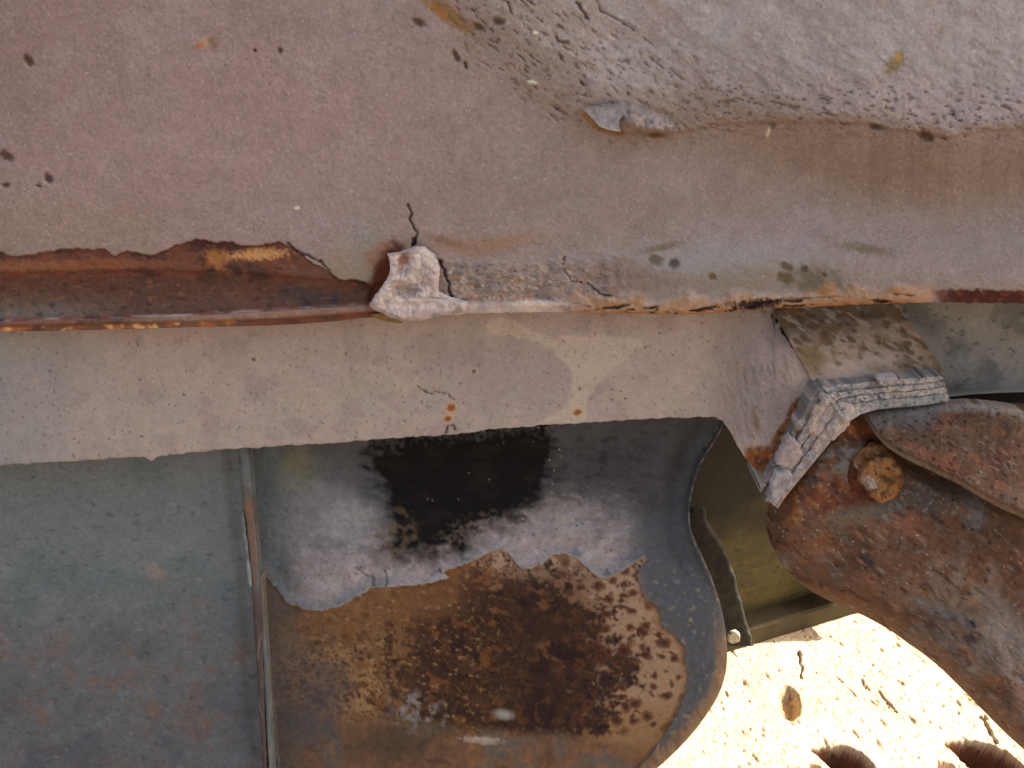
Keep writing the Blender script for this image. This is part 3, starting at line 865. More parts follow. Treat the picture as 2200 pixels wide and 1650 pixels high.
def build_panels():
    vs = np.concatenate([np.arange(930, 1660, 3.0), np.linspace(1664, 1958, 20)])
    # ---- left panel
    t = np.concatenate([np.linspace(-2.6, -0.13, 24), np.linspace(-0.11, 1.0, 200)])
    U = t[None, :] * (seam_u(vs) + 6)[:, None]
    V = np.repeat(vs[:, None], len(t), 1)
    h = 0.004 * fbm(U, V, 300, 3, 1) + 0.0012 * fbm(*rot(U, V, 5, 2.5, 1), 40, 4, 2) + 0.0004 * fbm(U, V, 10, 3, 3)
    h += 0.02 * ss(1000, 1500, V)
    h -= 0.008 * ss(-40, -5, U - seam_u(V))
    p = Paint(U.shape, (114, 117, 115))
    p.mix((100, 107, 105), ss(-0.05, 0.3, fbm(U, V, 200, 4, 4)) * 0.8)
    p.mix((112, 114, 112), ss(0.0, 0.3, fbm(*rot(U, V, -8, 2.2, 1), 70, 5, 5)) * 0.6)
    lowm = ss(1230, 1420, V + 90 * fbm(U, V, 160, 4, 6))
    p.mix((106, 102, 101), lowm * 0.8)
    p.mix((116, 98, 88), lowm * ss(0.08, 0.32, fbm(U, V, 90, 5, 7)) * 0.6)
    p.mix((130, 98, 76), lowm * ss(0.26, 0.46, fbm(U, V, 60, 5, 8)) * 0.5)
    p.mix((120, 118, 118), lowm * ss(0.15, 0.4, fbm(U, V, 35, 4, 9)) * 0.5)
    p.mix((88, 91, 92), lowm * ss(0.1, 0.35, fbm(U, V, 120, 4, 10)) * 0.6)
    p.mix((136, 122, 112), ell(U, V, 332, 1228, 24, 16, 40, 0.6, 0.4, 11) * 0.8)
    p.mix((146, 144, 138), flecks(U, V, -8, 24, 8, 0.36, 4, 12, 0.15) * 0.45)
    p.mix((64, 68, 70), flecks(U, V, -5, 30, 12, 0.30, 4, 112, 0.15) * 0.45)
    p.mix((150, 104, 72), lowm * flecks(U, V, 20, 30, 22, 0.36, 4, 113, 0.2) * 0.3)
    for k, (x, y, rx, ry) in enumerate(((400, 1165, 24, 10), (310, 1172, 40, 8), (360, 1195, 60, 7), (420, 1140, 14, 8), (300, 1298, 36, 7), (430, 1350, 26, 5))):
        p.mix((122, 123, 119), ell(U, V, x, y, rx, ry, -12, 0.6, 1.4, k) * 0.5)
    p.mul(1 + 0.10 * fbm(U, V, 9, 3, 13) + 0.10 * fbm(U, V, 40, 3, 14))
    D = 1.065 - h
    o = sheet('lining_panel', U, V, D, p.c, M_PANEL, None, 0.015)
    tag(o, 'flat blue-grey weathered panel with faint rust, without the big peeled patch', 'panel')

    # ---- right panel, lobed edge
    RE = [(900, 1560), (925, 1549), (950, 1535), (985, 1512), (1030, 1494), (1080, 1483), (1130, 1483), (1170, 1495), (1220, 1518), (1270, 1539), (1330, 1555),
          (1390, 1562), (1440, 1560), (1490, 1545), (1540, 1515), (1590, 1475), (1640, 1424), (1680, 1375), (1740, 1280), (1800, 1150), (1850, 1000)]
    vs = np.concatenate([np.arange(896, 1662, 2.8), np.linspace(1666, 1848, 18)])
    R = scurve(vs, RE)
    Lf = seam_u(vs) + 12
    t = np.linspace(0, 1, 372)
    t = 1 - (1 - t) ** 1.06
    U = Lf[:, None] * (1 - t)[None, :] + R[:, None] * t[None, :]
    V = np.repeat(vs[:, None], len(t), 1)
    epts = [(R_, v_) for v_, R_ in zip(vs[::6], R[::6])]
    e = pd(U, V, epts)
    h = 0.003 * fbm(U, V, 300, 3, 21)
    h += 0.030 * ss(1000, 1350, V) * ss(540, 800, U)
    upr = 1 - ss(1180, 1330, V)
    h += upr * (0.016 * (1 - ss(0, 14, e)) - 0.014 * np.exp(-((e - 34) / 24.0) ** 2)) * ss(1250, 1400, U)
    low = ss(1180, 1330, V)
    rad = 46.0
    q = np.clip(1 - e / rad, 0, 1)
    h -= low * 0.030 * (1 - np.sqrt(np.clip(1 - q * q, 0, 1)))
    g1 = fbm(U, V, 60, 5, 22); g2 = fbm(U, V, 25, 4, 23); g3 = fbm(U, V, 10, 3, 24); g4 = fbm(U, V, 140, 4, 25)
    p = Paint(U.shape, (100, 101, 101))
    p.mix((88, 88, 90), ss(1250, 1420, U + 60 * g1) * 0.8)
    p.mix((92, 100, 100), (1 - ss(560, 700, U)) * 0.7)
    # pale lilac scuffed paint just over the tear
    TEAR = [(560, 1225), (590, 1262), (618, 1296), (650, 1309), (690, 1313), (725, 1305), (765, 1285), (800, 1264), (830, 1262), (870, 1260), (905, 1257), (945, 1248),
            (966, 1240), (950, 1230), (985, 1218), (1020, 1204), (1045, 1190), (1070, 1180), (1095, 1190), (1108, 1212), (1124, 1226), (1140, 1222), (1165, 1212),
            (1190, 1192), (1215, 1190), (1240, 1202), (1262, 1222), (1285, 1240), (1305, 1243), (1330, 1232), (1355, 1215), (1385, 1196)]
    OUT = TEAR + [(1392, 1204), (1370, 1225), (1372, 1250), (1380, 1282), (1404, 1300), (1416, 1320), (1418, 1345), (1450, 1368), (1470, 1392), (1470, 1420), (1478, 1450),
                  (1470, 1495), (1450, 1540), (1420, 1590), (1380, 1640), (1320, 1720), (1100, 1800), (640, 1800), (600, 1650), (585, 1500), (575, 1380), (562, 1300)]
    wob_u = U + 5 * g3 + 5 * g2; wob_v = V + 4 * fbm(U, V, 14, 3, 26)
    tear = sdf(wob_u, wob_v, OUT)                      # > 0 where the paint is gone
    gone = ss(-1.5, 1.5, tear)
    keep = 1 - gone
    topd = pd(U, V, TEAR)
    up = keep * (V < 1330)
    pale = keep * np.exp(-((topd - 50) / 85.0) ** 2) * ss(600, 680, U) * (1 - ss(1290, 1400, U)) * ss(940, 1060, V)
    p.mix((158, 145, 141), pale * 1.0 * ss(-0.5, 0.15, g1 + 0.2))
    p.mix((172, 160, 155), pale * ss(0.05, 0.35, g2) * 0.6)
    p.mix((132, 130, 132), keep * ell(U, V, 715, 1090, 120, 90, -35, 0.7, 0.4, 27) * 0.6)
    p.mix((162, 152, 148), keep * ell(U, V, 1190, 1105, 120, 38, 8, 0.6, 0.6, 28) * 0.7)
    p.mix((156, 150, 146), keep * ell(U, V, 745, 1115, 60, 34, -30, 0.6, 0.6, 29) * 0.55)
    p.mix((122, 118, 84), keep * ell(U, V, 645, 1005, 40, 44, 0, 0.8, 0.5, 30) * 0.6)
    # soot-black stain
    blk = [(800, 948), (850, 940), (1000, 925), (1160, 912), (1190, 935), (1195, 985), (1185, 1030), (1190, 1055), (1140, 1085), (1100, 1115), (1060, 1128), (1000, 1150),
           (985, 1180), (920, 1190), (860, 1196), (825, 1192), (838, 1150), (850, 1120), (830, 1085), (808, 1060), (798, 1020), (802, 980)]
    sb = sdf(U + 46 * g1 + 44 * fbm(*rot(U, V, 10, 2, 1), 22, 4, 131), V + 40 * fbm(U, V, 50, 5, 31) + 26 * g3, blk)
    dark = keep * np.clip(ss(-55, 34, sb + 16 * g3) * 1.08, 0, 1)
    p.mix((26, 24, 23), dark)
    p.mix((40, 36, 33), dark * ss(0.05, 0.35, fbm(*rot(U, V, 5, 3, 1), 30, 4, 32)) * 0.6)
    p.mix((66, 63, 63), keep * ell(U, V, 1270, 990, 230, 100, 0, 0.9, 0.5, 33) * (1 - dark) * 0.85)
    p.mix((52, 50, 50), keep * flecks(U, V, 8, 40, 18, 0.12, 4, 133, 0.2) * ell(U, V, 1200, 1000, 230, 110, 0, 0.8) * (1 - dark) * 0.6)
    p.mix((70, 68, 68), keep * ell(U, V, 760, 990, 120, 60, 20, 0.9, 0.5, 34) * (1 - dark) * 0.7)
    p.mix((98, 82, 62), keep * ell(U, V, 850, 1150, 44, 50, 0, 0.7, 0.8, 35) * ss(-0.1, 0.2, g2) * 0.75)
    p.mix((112, 96, 78), keep * ell(U, V, 1010, 1140, 70, 22, -22, 0.7, 0.8, 36) * ss(-0.05, 0.2, g3) * 0.6)
    d, r = cells(U / 11 + 0.3 * g3, V / 11, 37)
    edge_b = np.exp(-(sb / 26.0) ** 2) * keep
    p.mix((190, 184, 176), (1 - ss(0.05, 0.18, d)) * (r > 0.90) * edge_b * ss(900, 1000, U) * 0.8)
    p.mix((150, 146, 140), (1 - ss(0.04, 0.14, d)) * (r > 0.97) * dark * 0.7)
    p.mix((40, 38, 38), (1 - ss(0.10, 0.3, d)) * (r < 0.10) * pale * 0.8)
    # surface of the paint
    wave = fbm(*rot(U, V, -12, 2.2, 1.0), 34, 4, 38)
    h += keep * (0.0035 + (0.0042 * wave + 0.0012 * g3 + 0.0012 * fbm(*rot(U, V, -8, 1.8, 1), 16, 3, 138)) * (0.35 + 0.65 * ss(0, 140, V - 960)) * (1 - 0.75 * dark))
    p.mix((78, 76, 78), keep * flecks(U, V, -8, 34, 11, 0.30, 4, 139, 0.16) * 0.35 * (1 - dark))
    p.mix((168, 160, 160), pale * (1 - dark) * flecks(U, V, -10, 26, 12, 0.20, 4, 140, 0.14) * 0.5)
    h += keep * 0.0045 * np.exp(-(topd / 14.0)) * (V < 1330) * (0.6 + fbm(U, V, 60, 3, 39))
    rollm = up * np.exp(-((topd - 26) / 14.0) ** 2) * ss(560, 640, U)
    h -= rollm * 0.0015
    p.mix((120, 120, 121), keep * (1 - ss(10, 34, topd)) * (1 - ss(760, 900, U)) * 0.7)
    p.mix((176, 168, 160), keep * (1 - ss(1, 5, topd)) * (V < 1330) * 0.55)
    # cracks in the paint
    for k, pts in enumerate(([(800, 1262), (803, 1245), (800, 1236)], [(828, 1260), (832, 1240), (826, 1226)], [(948, 1232), (944, 1222)], [(766, 1218), (775, 1230), (792, 1238)])):
        m = keep * (1 - ss(1.0, 3.2, pd(U + 4 * fbm(U, V, 12, 3, 40 + k), V + 3 * g3, pts)))
        p.mix((84, 74, 72), m * 0.8); h -= 0.002 * m
    # ---- bare, rusting metal: a tan primer layer with brown bloom eaten into it
    prim = gone
    p.mix((152, 116, 80), prim)
    p.mix((166, 134, 106), prim * ss(1150, 1330, U + 60 * g1) * (1 - ss(1480, 1560, V)) * 0.95)
    p.mix((166, 138, 112), prim * (1 - ss(20, 70, topd)) * ss(980, 1060, U) * 0.9)
    core = ell(U + 50 * g4, V + 40 * fbm(U, V, 90, 4, 45), 1105, 1412, 235, 178, 12, 0.4, 0.3, 46)
    core = np.maximum(core, ell(U + 40 * g4, V, 1010, 1520, 170, 70, 5, 0.4, 0.3, 47))
    body = prim * ss(0.2, 0.7, core + 0.75 * g2 + 0.5 * g3 + 0.5 * g1)
    fing = ss(0.0, 0.3, ell(U, V, 1120, 1420, 330, 215, 8, 0.6) * 1.0 - 0.25 + 0.9 * fbm(U, V, 34, 4, 48))
    p.mix((96, 66, 46), prim * fing * (1 - ss(1240, 1330, U)) * 0.6)
    p.mix((62, 44, 36), body * 0.97)
    p.mix((50, 36, 34), body * ss(0.05, 0.35, fbm(U, V, 80, 4, 49)) * 0.8)
    p.mix((118, 80, 50), body * flecks(U, V, 30, 60, 34, 0.24, 5, 50, 0.16) * (1 - ss(1480, 1560, V)) * 0.75)
    p.mix((46, 35, 34), body * flecks(U, V, 20, 30, 20, 0.18, 5, 150, 0.12) * 0.7)
    p.mix((98, 66, 46), body * ss(0.15, 0.4, fbm(U, V, 22, 5, 51)) * 0.55)
    # fine dark specks eating into the left side
    d, r = cells(U / 8.5 + 0.35 * g3, V / 8.5 + 0.3 * g2, 52)
    dens = ss(-0.35, 0.35, fbm(U, V, 70, 4, 53))
    m = prim * (1 - ss(0.22, 0.46, d)) * (r < 0.30 + 0.5 * dens) * (1 - ss(1050, 1180, U))
    p.mix((90, 60, 38), m * 0.85)
    d, r = cells(U / 17 + 0.4 * g3, V / 15 + 0.3 * g2, 54)
    m = prim * (1 - ss(0.2, 0.5, d)) * (r < 0.30) * (1 - ss(900, 1100, U))
    p.mix((78, 54, 40), m * 0.85)
    p.mix((118, 82, 54), prim * (1 - ss(40, 110, topd + 40 * g1)) * (1 - ss(960, 1040, U)) * 0.7)
    p.mix((128, 84, 48), prim * flecks(U, V, 15, 50, 34, 0.14, 5, 153, 0.2) * (1 - ss(1000, 1200, U)) * 0.6)
    p.mix((84, 60, 44), prim * flecks(U, V, 15, 70, 50, 0.16, 5, 154, 0.2) * (1 - ss(1000, 1200, U)) * 0.6)
    p.mix((172, 132, 88), prim * flecks(U, V, 15, 16, 11, 0.26, 4, 155, 0.12) * (1 - ss(1000, 1150, U)) * 0.5)
    # round leopard spots on the right
    a = U / 30 + 0.25 * g2; b = V / 27 + 0.25 * g1
    d, r = cells(a, b, 55)
    zone = prim * ss(1180, 1240, U) * (1 - ss(1545, 1600, V))
    sz = 0.20 + 0.30 * r + 0.25 * g3
    m2 = zone * flecks(U, V, 30, 26, 18, 0.33, 3, 156, 0.12)
    p.mix((74, 50, 40), m2 * 0.8)
    m = zone * (1 - ss(sz * 0.7, sz * 1.3, d)) * (_h(np.floor(r * 9999).astype(np.int64), np.zeros(r.shape, np.int64), 5) > 0.22)
    p.mix((96, 60, 40), m * 0.8); p.mix((66, 46, 38), m * (1 - ss(0.3 * sz, 0.7 * sz, d)) * 0.8)
    d, r = cells(U / 15, V / 15, 56)
    zone2 = prim * ss(1000, 1040, U) * (1 - ss(1300, 1340, V))
    m = zone2 * (1 - ss(0.12, 0.3, d)) * (r > 0.55)
    p.mix((84, 58, 42), m * 0.85)
    # lower brown-grey apron and grey remains
    ap = prim * ss(1545, 1590, V + 22 * g1 - 0.10 * (U - 1000))
    p.mix((124, 90, 66), ap * 0.9)
    p.mix((96, 70, 54), ap * flecks(U, V, 0, 50, 30, 0.16, 5, 157, 0.2) * 0.6)
    p.mix((104, 96, 84), ap * ss(0, 0.3, g4 + 0.3 * g1) * 0.8)
    p.mix((150, 104, 66), ap * ss(0.12, 0.35, g2) * 0.5)
    p.mix((98, 94, 88), prim * (1 - ss(590, 680, U + 50 * g1)) * 0.75)
    p.mix((86, 80, 80), prim * ell(U, V, 680, 1500, 60, 90, 10, 0.8, 0.6, 57) * 0.7)
    p.mix((146, 134, 124), prim * ell(U, V, 890, 1535, 50, 36, 0, 0.7, 0.8, 58) * ss(-0.1, 0.2, g2) * 0.9)
    p.mix((70, 62, 52), prim * ell(U, V, 850, 1600, 90, 45, 0, 0.8, 0.6, 59) * 0.7)
    p.mix((170, 168, 156), ell(U, V, 1082, 1535, 20, 10, 8, 0.6, 0.3, 60) * 0.7)
    p.mix((182, 160, 142), prim * ell(U, V, 1035, 1590, 40, 7, 4, 0.5, 0.8, 61) * 0.8)
    # rust fringe and grey border of the paint on the right
    rb = np.exp(-(np.abs(tear) / 9.0) ** 2) * ss(1350, 1400, U) * (V > 1230)
    p.mix((140, 98, 60), rb * 0.6)
    brd = ss(1380, 1400, U) * keep * ss(1180, 1250, V)
    p.mix((92, 92, 94), brd * 0.7)
    p.mix((138, 128, 108), brd * ss(0.25, 0.42, fbm(U, V, 18, 3, 62)) * 0.8)
    rimc = low * (1 - ss(18, 34, e + 8 * g1)) * ss(1330, 1420, V + 40 * g1)
    p.mix((138, 112, 88), rimc * 0.85)
    p.mix((104, 80, 62), rimc * ss(0, 0.3, fbm(*rot(U, V, 70, 4, 1), 14, 3, 63)) * 0.6)
    p.mix((160, 152, 136), (1 - ss(1.0, 4.0, e)) * (1 - low) * ss(-0.1, 0.2, fbm(U, V, 12, 2, 64)) * 0.8)
    h -= prim * 0.0010 * (body + fing) * (0.5 + g3)
    h += prim * 0.0006 * g3
    p.mul(1 + 0.12 * g3 + 0.08 * g2)
    D = 1.078 - h
    o = sheet('lining_panel', U, V, D, p.c, M_PANEL, None, 0.022)
    tag(o, 'bulged panel with lobed edge, peeling grey paint, soot-black stain and leopard-spotted rust patch', 'panel')

    # ---- joint strip between the two
    th = empty('joint_strip', (0, 0, 0), 'narrow upright joint strip with rust streak between the two grey panels', 'strip')
    vs = np.concatenate([np.arange(925, 1660, 3.0), np.linspace(1665, 1956, 12)])

    def bar(name, off0, off1, v0, v1, d0, bulge, paint):
        q = vs[(vs >= v0) & (vs <= v1)]
        k = 16
        tt = np.linspace(0, 1, k)
        o0 = np.interp(q, [925, 1240, 1650, 1956], off0); o1 = np.interp(q, [925, 1240, 1650, 1956], off1)
        s_ = seam_u(q)
        jit = 1.6 * fbm(q, q * 0 + 4, 30, 3, int(v0) % 50)
        UU = (s_ + o0 + jit)[:, None] * (1 - tt) + (s_ + o1 + jit)[:, None] * tt
        VV = np.repeat(q[:, None], k, 1)
        DD = d0 - 0.02 * ss(1000, 1500, VV) - bulge * np.sqrt(np.clip(1 - (2 * tt - 1) ** 4, 0, 1))[None, :] - 0.0012 * fbm(UU, VV, 22, 3, 5)
        pp = Paint(UU.shape, (104, 108, 106))
        paint(pp, UU, VV, tt)
        sheet(name, UU, VV, DD, pp.c, M_PANEL, th, 0.012)

    def pa(pp, UU, VV, tt):
        pp.mix((84, 88, 88), ss(-0.1, 0.3, fbm(UU, VV, 40, 3, 2)) * 0.8)
        m = ell(UU, VV, 535, 1170, 16, 110, -4, 0.5, 0.5, 3)
        pp.mix((126, 94, 74), m * 0.75)
        pp.mix((140, 98, 64), ell(UU, VV, 532, 1095, 10, 18, 0, 0.5, 0.5, 4) * 0.6)
        pp.mix((92, 74, 66), ss(1255, 1300, VV) * 0.9)
        pp.mix((140, 132, 118), ss(0.3, 0.5, fbm(*rot(UU, VV, 90, 5, 1), 10, 2, 5)) * 0.6)
    bar('batten', [2, 0, -4, -8], [30, 20, 6, 4], 925, 1956, 1.045, 0.010, pa)

    def pb(pp, UU, VV, tt):
        pp.mix((130, 128, 118), ss(-0.2, 0.3, fbm(*rot(UU, VV, 90, 6, 1), 12, 3, 7)) * 0.9)
        pp.mix((110, 92, 78), (1 - ss(1300, 1420, VV)) * 0.6)
    bar('bead', [34, 14, 8, 4], [48, 26, 20, 18], 1236, 1956, 1.046, 0.007, pb)

    def pc(pp, UU, VV, tt):
        pp.mix((140, 142, 138), ss(-0.2, 0.3, fbm(UU, VV, 16, 3, 8)) * 0.9)
    bar('bead', [-8, -8, -8, -8], [0, 2, 2, 2], 1105, 1262, 1.042, 0.006, pc)

    def pk(pp, UU, VV, tt):
        pp.mix((64, 60, 56), UU * 0 + 1)
    bar('backing', [-60, -60, -60, -60], [80, 80, 80, 80], 925, 1956, 1.105, 0.0, pk)  # added behind the joint to block light through the gap


build_panels()

# ------------------------------------------------------------------ layered V-bent pad
def build_pad():
    th = empty('packing_pad', (0, 0, 0), 'cracked pale layered pad bent in a V between bracket and rusty arm', 'pad')
    O = np.array([(1636, 1050), (1660, 1000), (1690, 945), (1720, 895), (1752, 834), (1768, 828), (1830, 823), (1900, 816), (1965, 811), (2024, 806)], float)
    I = np.array([(1666, 1092), (1700, 1052), (1745, 998), (1780, 955), (1815, 912), (1850, 890), (1885, 880), (1930, 876), (1985, 871), (2041, 862)], float)
    sN = 190
    def res(A):
        d = np.concatenate([[0], np.cumsum(np.hypot(*np.diff(A, axis=0).T))]); d /= d[-1]
        s = np.linspace(0, 1, sN)
        return np.stack([np.interp(s, d, A[:, 0]), np.interp(s, d, A[:, 1])], -1)
    # resample both by the index parameter so that the corners correspond
    s = np.linspace(0, 9, sN)
    Oi = np.stack([np.interp(s, np.arange(10), O[:, k]) for k in (0, 1)], -1)
    Ii = np.stack([np.interp(s, np.arange(10), I[:, k]) for k in (0, 1)], -1)
    cuts = [0.0, 0.24, 0.46, 0.68, 1.0]
    dep = [0.006, 0.003, 0.001, -0.002]
    base = np.interp(s, [0, 4.2, 9], [0.955, 0.940, 0.985])
    for k in range(4):
        a, b = cuts[k] + (0.001 if k else 0), cuts[k + 1] - (0.001 if k < 3 else 0)
        rows = max(7, int(70 * (b - a)))
        t = np.linspace(a, b, rows)[:, None]
        jag = (t > 0.5 * (a + b)) * 0.05 * fbm(s * 14, s * 0, 6, 4, 6 + k)[None, :] + (t <= 0.5 * (a + b)) * 0.05 * fbm(s * 14, s * 0, 6, 4, 5 + k)[None, :]
        tt = np.clip(t + jag * (t > 0.001) * (t < 0.999), 0, 1)
        # ragged ends
        U = Oi[None, :, 0] * (1 - tt) + Ii[None, :, 0] * tt
        V = Oi[None, :, 1] * (1 - tt) + Ii[None, :, 1] * tt
        endw = np.exp(-s / 0.4)[None, :]
        U = U + endw * (10 * fbm(t * 200 + 0 * U, 0 * U, 20, 2, 9) + (-6 + 12 * (k % 2)))
        V = V + endw * (10 * fbm(t * 200 + 0 * U, 0 * U + 50, 20, 2, 10))
        w = (t - a) / (b - a)
        rnd = (1 - np.sqrt(np.clip(1 - (2 * w - 1) ** 6, 0, 1))) * 0.0035
        h = 0.006 * fbm(U, V, 24, 4, 11 + k) + 0.003 * fbm(U, V, 9, 3, 12)
        # vertical breaks across the layers
        br = fbm(s * 60 + 31 * k, s * 0, 14, 2, 21)[None, :] + 0.15 * fbm(U, V, 12, 2, 22)
        bm_ = (1 - ss(0.015, 0.05, np.abs(br))) * ss(-0.1, 0.2, fbm(U, V, 20, 3, 23)) * ss(4, 4.6, s)[None, :] * (k < 3)
        h = h - 0.003 * bm_
        D = base[None, :] + dep[k] + rnd - h
        p = Paint(U.shape, (172, 160, 148))
        g = fbm(U, V, 40, 4, 30 + k)
        p.mix((138, 134, 127), ss(-0.1, 0.25, g) * 0.8)
        p.mix((184, 168, 160), ss(0.0, 0.3, fbm(U, V, 50, 3, 40 + k)) * 0.8)
        p.mix((104, 102, 98), flecks(U, V, -5, 22, 8, 0.18, 4, 50 + k, 0.12) * 0.6)
        p.mix((180, 166, 158), flecks(U, V, -5, 24, 9, 0.18, 4, 80 + k, 0.12) * 0.7)
        leg = (1 - ss(3.4, 4.4, s))[None, :]
        p.mix((172, 156, 150), leg * ss(-0.3, 0.1, g) * 0.7 * (k > 0))
        p.mix((108, 108, 106), (0.75 if k == 0 else 0.15) * ss(-0.25, 0.1, fbm(U, V, 30, 3, 51)) * (1 - ss(6, 8, s))[None, :])
        if k == 0:
            p.mix((122, 78, 46), ss(0.8, 1.6, s)[None, :] * (1 - ss(2.6, 3.6, s))[None, :] * ss(-0.2, 0.1, g) * 0.8)
        if k == 3:
            p.mix((128, 128, 125), ss(5, 6, s)[None, :] * 0.6)
        p.mix((82, 80, 78), bm_ * 0.6)
        p.mul(1 + 0.15 * fbm(U, V, 8, 2, 52))
        sheet('layer', U, V, D, p.c, M_PUTTY, th, 0.07)
    flakes = [([(1752, 872), (1775, 862), (1800, 868), (1834, 872), (1838, 886), (1822, 912), (1806, 934), (1790, 948), (1766, 944), (1742, 930), (1738, 908)], 0.941, (190, 168, 154)),
              ([(1700, 938), (1712, 946), (1722, 968), (1718, 992), (1700, 1008), (1680, 1004), (1668, 1000), (1676, 974), (1688, 958)], 0.942, (172, 154, 146)),
              ([(1672, 1014), (1690, 1010), (1706, 1022), (1696, 1046), (1680, 1064), (1664, 1088), (1654, 1074), (1660, 1040)], 0.942, (166, 156, 152)),
              ([(1766, 854), (1778, 852), (1786, 860), (1778, 870), (1766, 868)], 0.930, (182, 166, 160)),
              ([(1880, 815), (1900, 806), (1918, 812), (1924, 806), (1930, 818), (1918, 824), (1892, 824)], 0.958, (170, 158, 150))]
    for k, (poly, d0, c) in enumerate(flakes):
        poly = ragged(poly, 5.0, 4, 40 + k)
        U, V = span(poly, 2.2)
        ed = pd(U, V, poly, True)
        p = Paint(U.shape, c); p.mul(1 + 0.22 * fbm(U, V, 18, 4, 3 + k))
        p.mix((118, 114, 112), flecks(U, V, -55, 22, 8, 0.16, 4, 13 + k, 0.12) * 0.6)
        h = 0.004 * fbm(*rot(U, V, -60, 2.4, 1), 16, 4, 6 + k) + 0.0015 * ss(0, 6, ed)
        sheet('paint_flake', U, V, d0 + 0.004 - h, p.c, M_PUTTY, th, 0.012)


build_pad()

# ------------------------------------------------------------------ rusty arm
def build_arm():
    th = empty('rusty_arm', (0, 0, 0), 'thick rust-brown steel arm with overhanging flange and corroded orange nut', 'arm')
    AL = [(846, 1880), (870, 1845), (890, 1815), (930, 1790), (970, 1758), (1010, 1725), (1050, 1694), (1085, 1670), (1115, 1660), (1150, 1657), (1185, 1664), (1215, 1682),
          (1245, 1712), (1275, 1752), (1300, 1802), (1325, 1860), (1350, 1905), (1385, 1955), (1420, 2003), (1470, 2056), (1520, 2106), (1565, 2150), (1610, 2198), (1680, 2270),
          (1800, 2380), (1980, 2530), (2200, 2700)]
    vs = np.concatenate([np.arange(884, 1700, 2.8), np.linspace(1710, 2080, 24)])
    L = scurve(vs, AL) + 1.6 * fbm(vs, vs * 0, 30, 3, 3)
    Rr = np.maximum(2330, L + 340)
    us_t = np.linspace(0, 1, 240)
    U = L[:, None] * (1 - us_t) + Rr[:, None] * us_t
    V = np.repeat(vs[:, None], 240, 1)
    e = pd(U, V, [(l, v) for l, v in zip(L[::6], vs[::6])])
    g1 = fbm(U, V, 110, 5, 1); g2 = fbm(U, V, 40, 4, 2); g3 = fbm(U, V, 13, 3, 3); g4 = fbm(*rot(U, V, 35, 1.8, 1), 60, 5, 4)
    rad = 70.0
    q = np.clip(1 - e / rad, 0, 1)
    h = -0.050 * (1 - np.sqrt(np.clip(1 - q * q, 0, 1)))
    h += 0.004 * g1 + 0.0022 * g2 + 0.0012 * g3
    # step of the lower boss
    step = [(1960, 1300), (2000, 1318), (2050, 1322), (2085, 1336), (2110, 1338), (2140, 1362), (2165, 1405), (2180, 1450), (2200, 1500), (2240, 1620), (2330, 1800), (2000, 1800), (1800, 1400)]
    sd = sdf(U + 5 * g2, V + 5 * g3, step)
    h += 0.012 * ss(-10, 16, sd) * ss(1960, 2080, U)
    cb = np.hypot(U - 2215, (V - 1275))
    h += 0.003 * (1 - ss(46, 62, cb))
    rec = sdf(U, V, [(1850, 880), (1890, 955), (1950, 990), (2100, 1062), (2330, 1150), (2330, 1190), (2100, 1140), (2000, 1120), (1900, 1090), (1850, 1080), (1790, 1050), (1770, 985)])
    h -= 0.014 * ss(-30, 30, rec)
    fl = sdf(U, V, [(1852, 860), (1868, 900), (1890, 936), (1925, 964), (2000, 1002), (2100, 1052), (2200, 1102), (2330, 1160), (2750, 1330), (2750, 860)])
    h -= 0.075 * ss(-46, 6, fl)
    p = Paint(U.shape, (98, 72, 55))
    p.mix((78, 56, 44), ss(-0.05, 0.3, g1) * 0.8)
    p.mix((124, 86, 60), ss(0.02, 0.32, g4) * 0.55)
    p.mix((102, 94, 86), ss(0.05, 0.32, fbm(*rot(U, V, 40, 2.2, 1), 90, 5, 6)) * 0.75)
    p.mix((122, 104, 90), ell(U, V, 2090, 1290, 200, 70, 38, 0.8, 0.6, 7) * ss(-0.2, 0.2, g2) * 0.75)
    p.mix((132, 122, 116), ell(U, V, 2190, 1400, 40, 110, -25, 0.8, 0.5, 8) * 0.6)
    p.mix((104, 98, 90), ell(U, V, 2030, 1310, 90, 14, 18, 0.6, 0.6, 9) * 0.7)
    # orange bloom near the pad and nut
    bl = ell(U, V, 1790, 1055, 130, 75, -38, 0.7, 0.5, 10)
    p.mix((132, 84, 48), bl * ss(-0.15, 0.2, g2 + 0.4 * g3) * 0.9)
    p.mix((100, 58, 38), bl * ss(0.1, 0.35, fbm(U, V, 34, 4, 11)) * 0.8)
    p.mix((118, 122, 118), ell(U, V, 1822, 985, 60, 34, -12, 0.6, 0.8, 12) * ss(-0.2, 0.1, g2) * 0.9)
    p.mix((150, 92, 52), ell(U, V, 1850, 925, 34, 18, 10, 0.6, 0.6, 13) * 0.8)
    p.mix((88, 48, 36), ell(U, V, 1880, 960, 30, 26, 40, 0.6, 0.6, 14) * 0.8)
    p.mix((92, 52, 40), ell(U, V, 1820, 1080, 70, 22, -20, 0.7, 0.6, 15) * 0.7)
    p.mix((78, 76, 74), ell(U, V, 1985, 1065, 75, 36, 12, 0.7, 0.5, 16) * 0.9)
    p.mix((148, 146, 140), ell(U, V, 1985, 1065, 70, 36, 12, 0.7, 0.5, 17) * ss(0.25, 0.42, fbm(U, V, 12, 3, 18)) * 0.6)
    p.mix((100, 102, 104), ell(U, V, 2095, 1105, 24, 34, 10, 0.6, 0.6, 19) * 0.85)
    p.mix((98, 94, 82), ell(U, V, 1850, 1105, 90, 18, -10, 0.7, 0.6, 20) * 0.7)
    p.mix((132, 80, 56), ell(U, V, 1950, 1125, 36, 26, 10, 0.7, 0.6, 21) * 0.6)
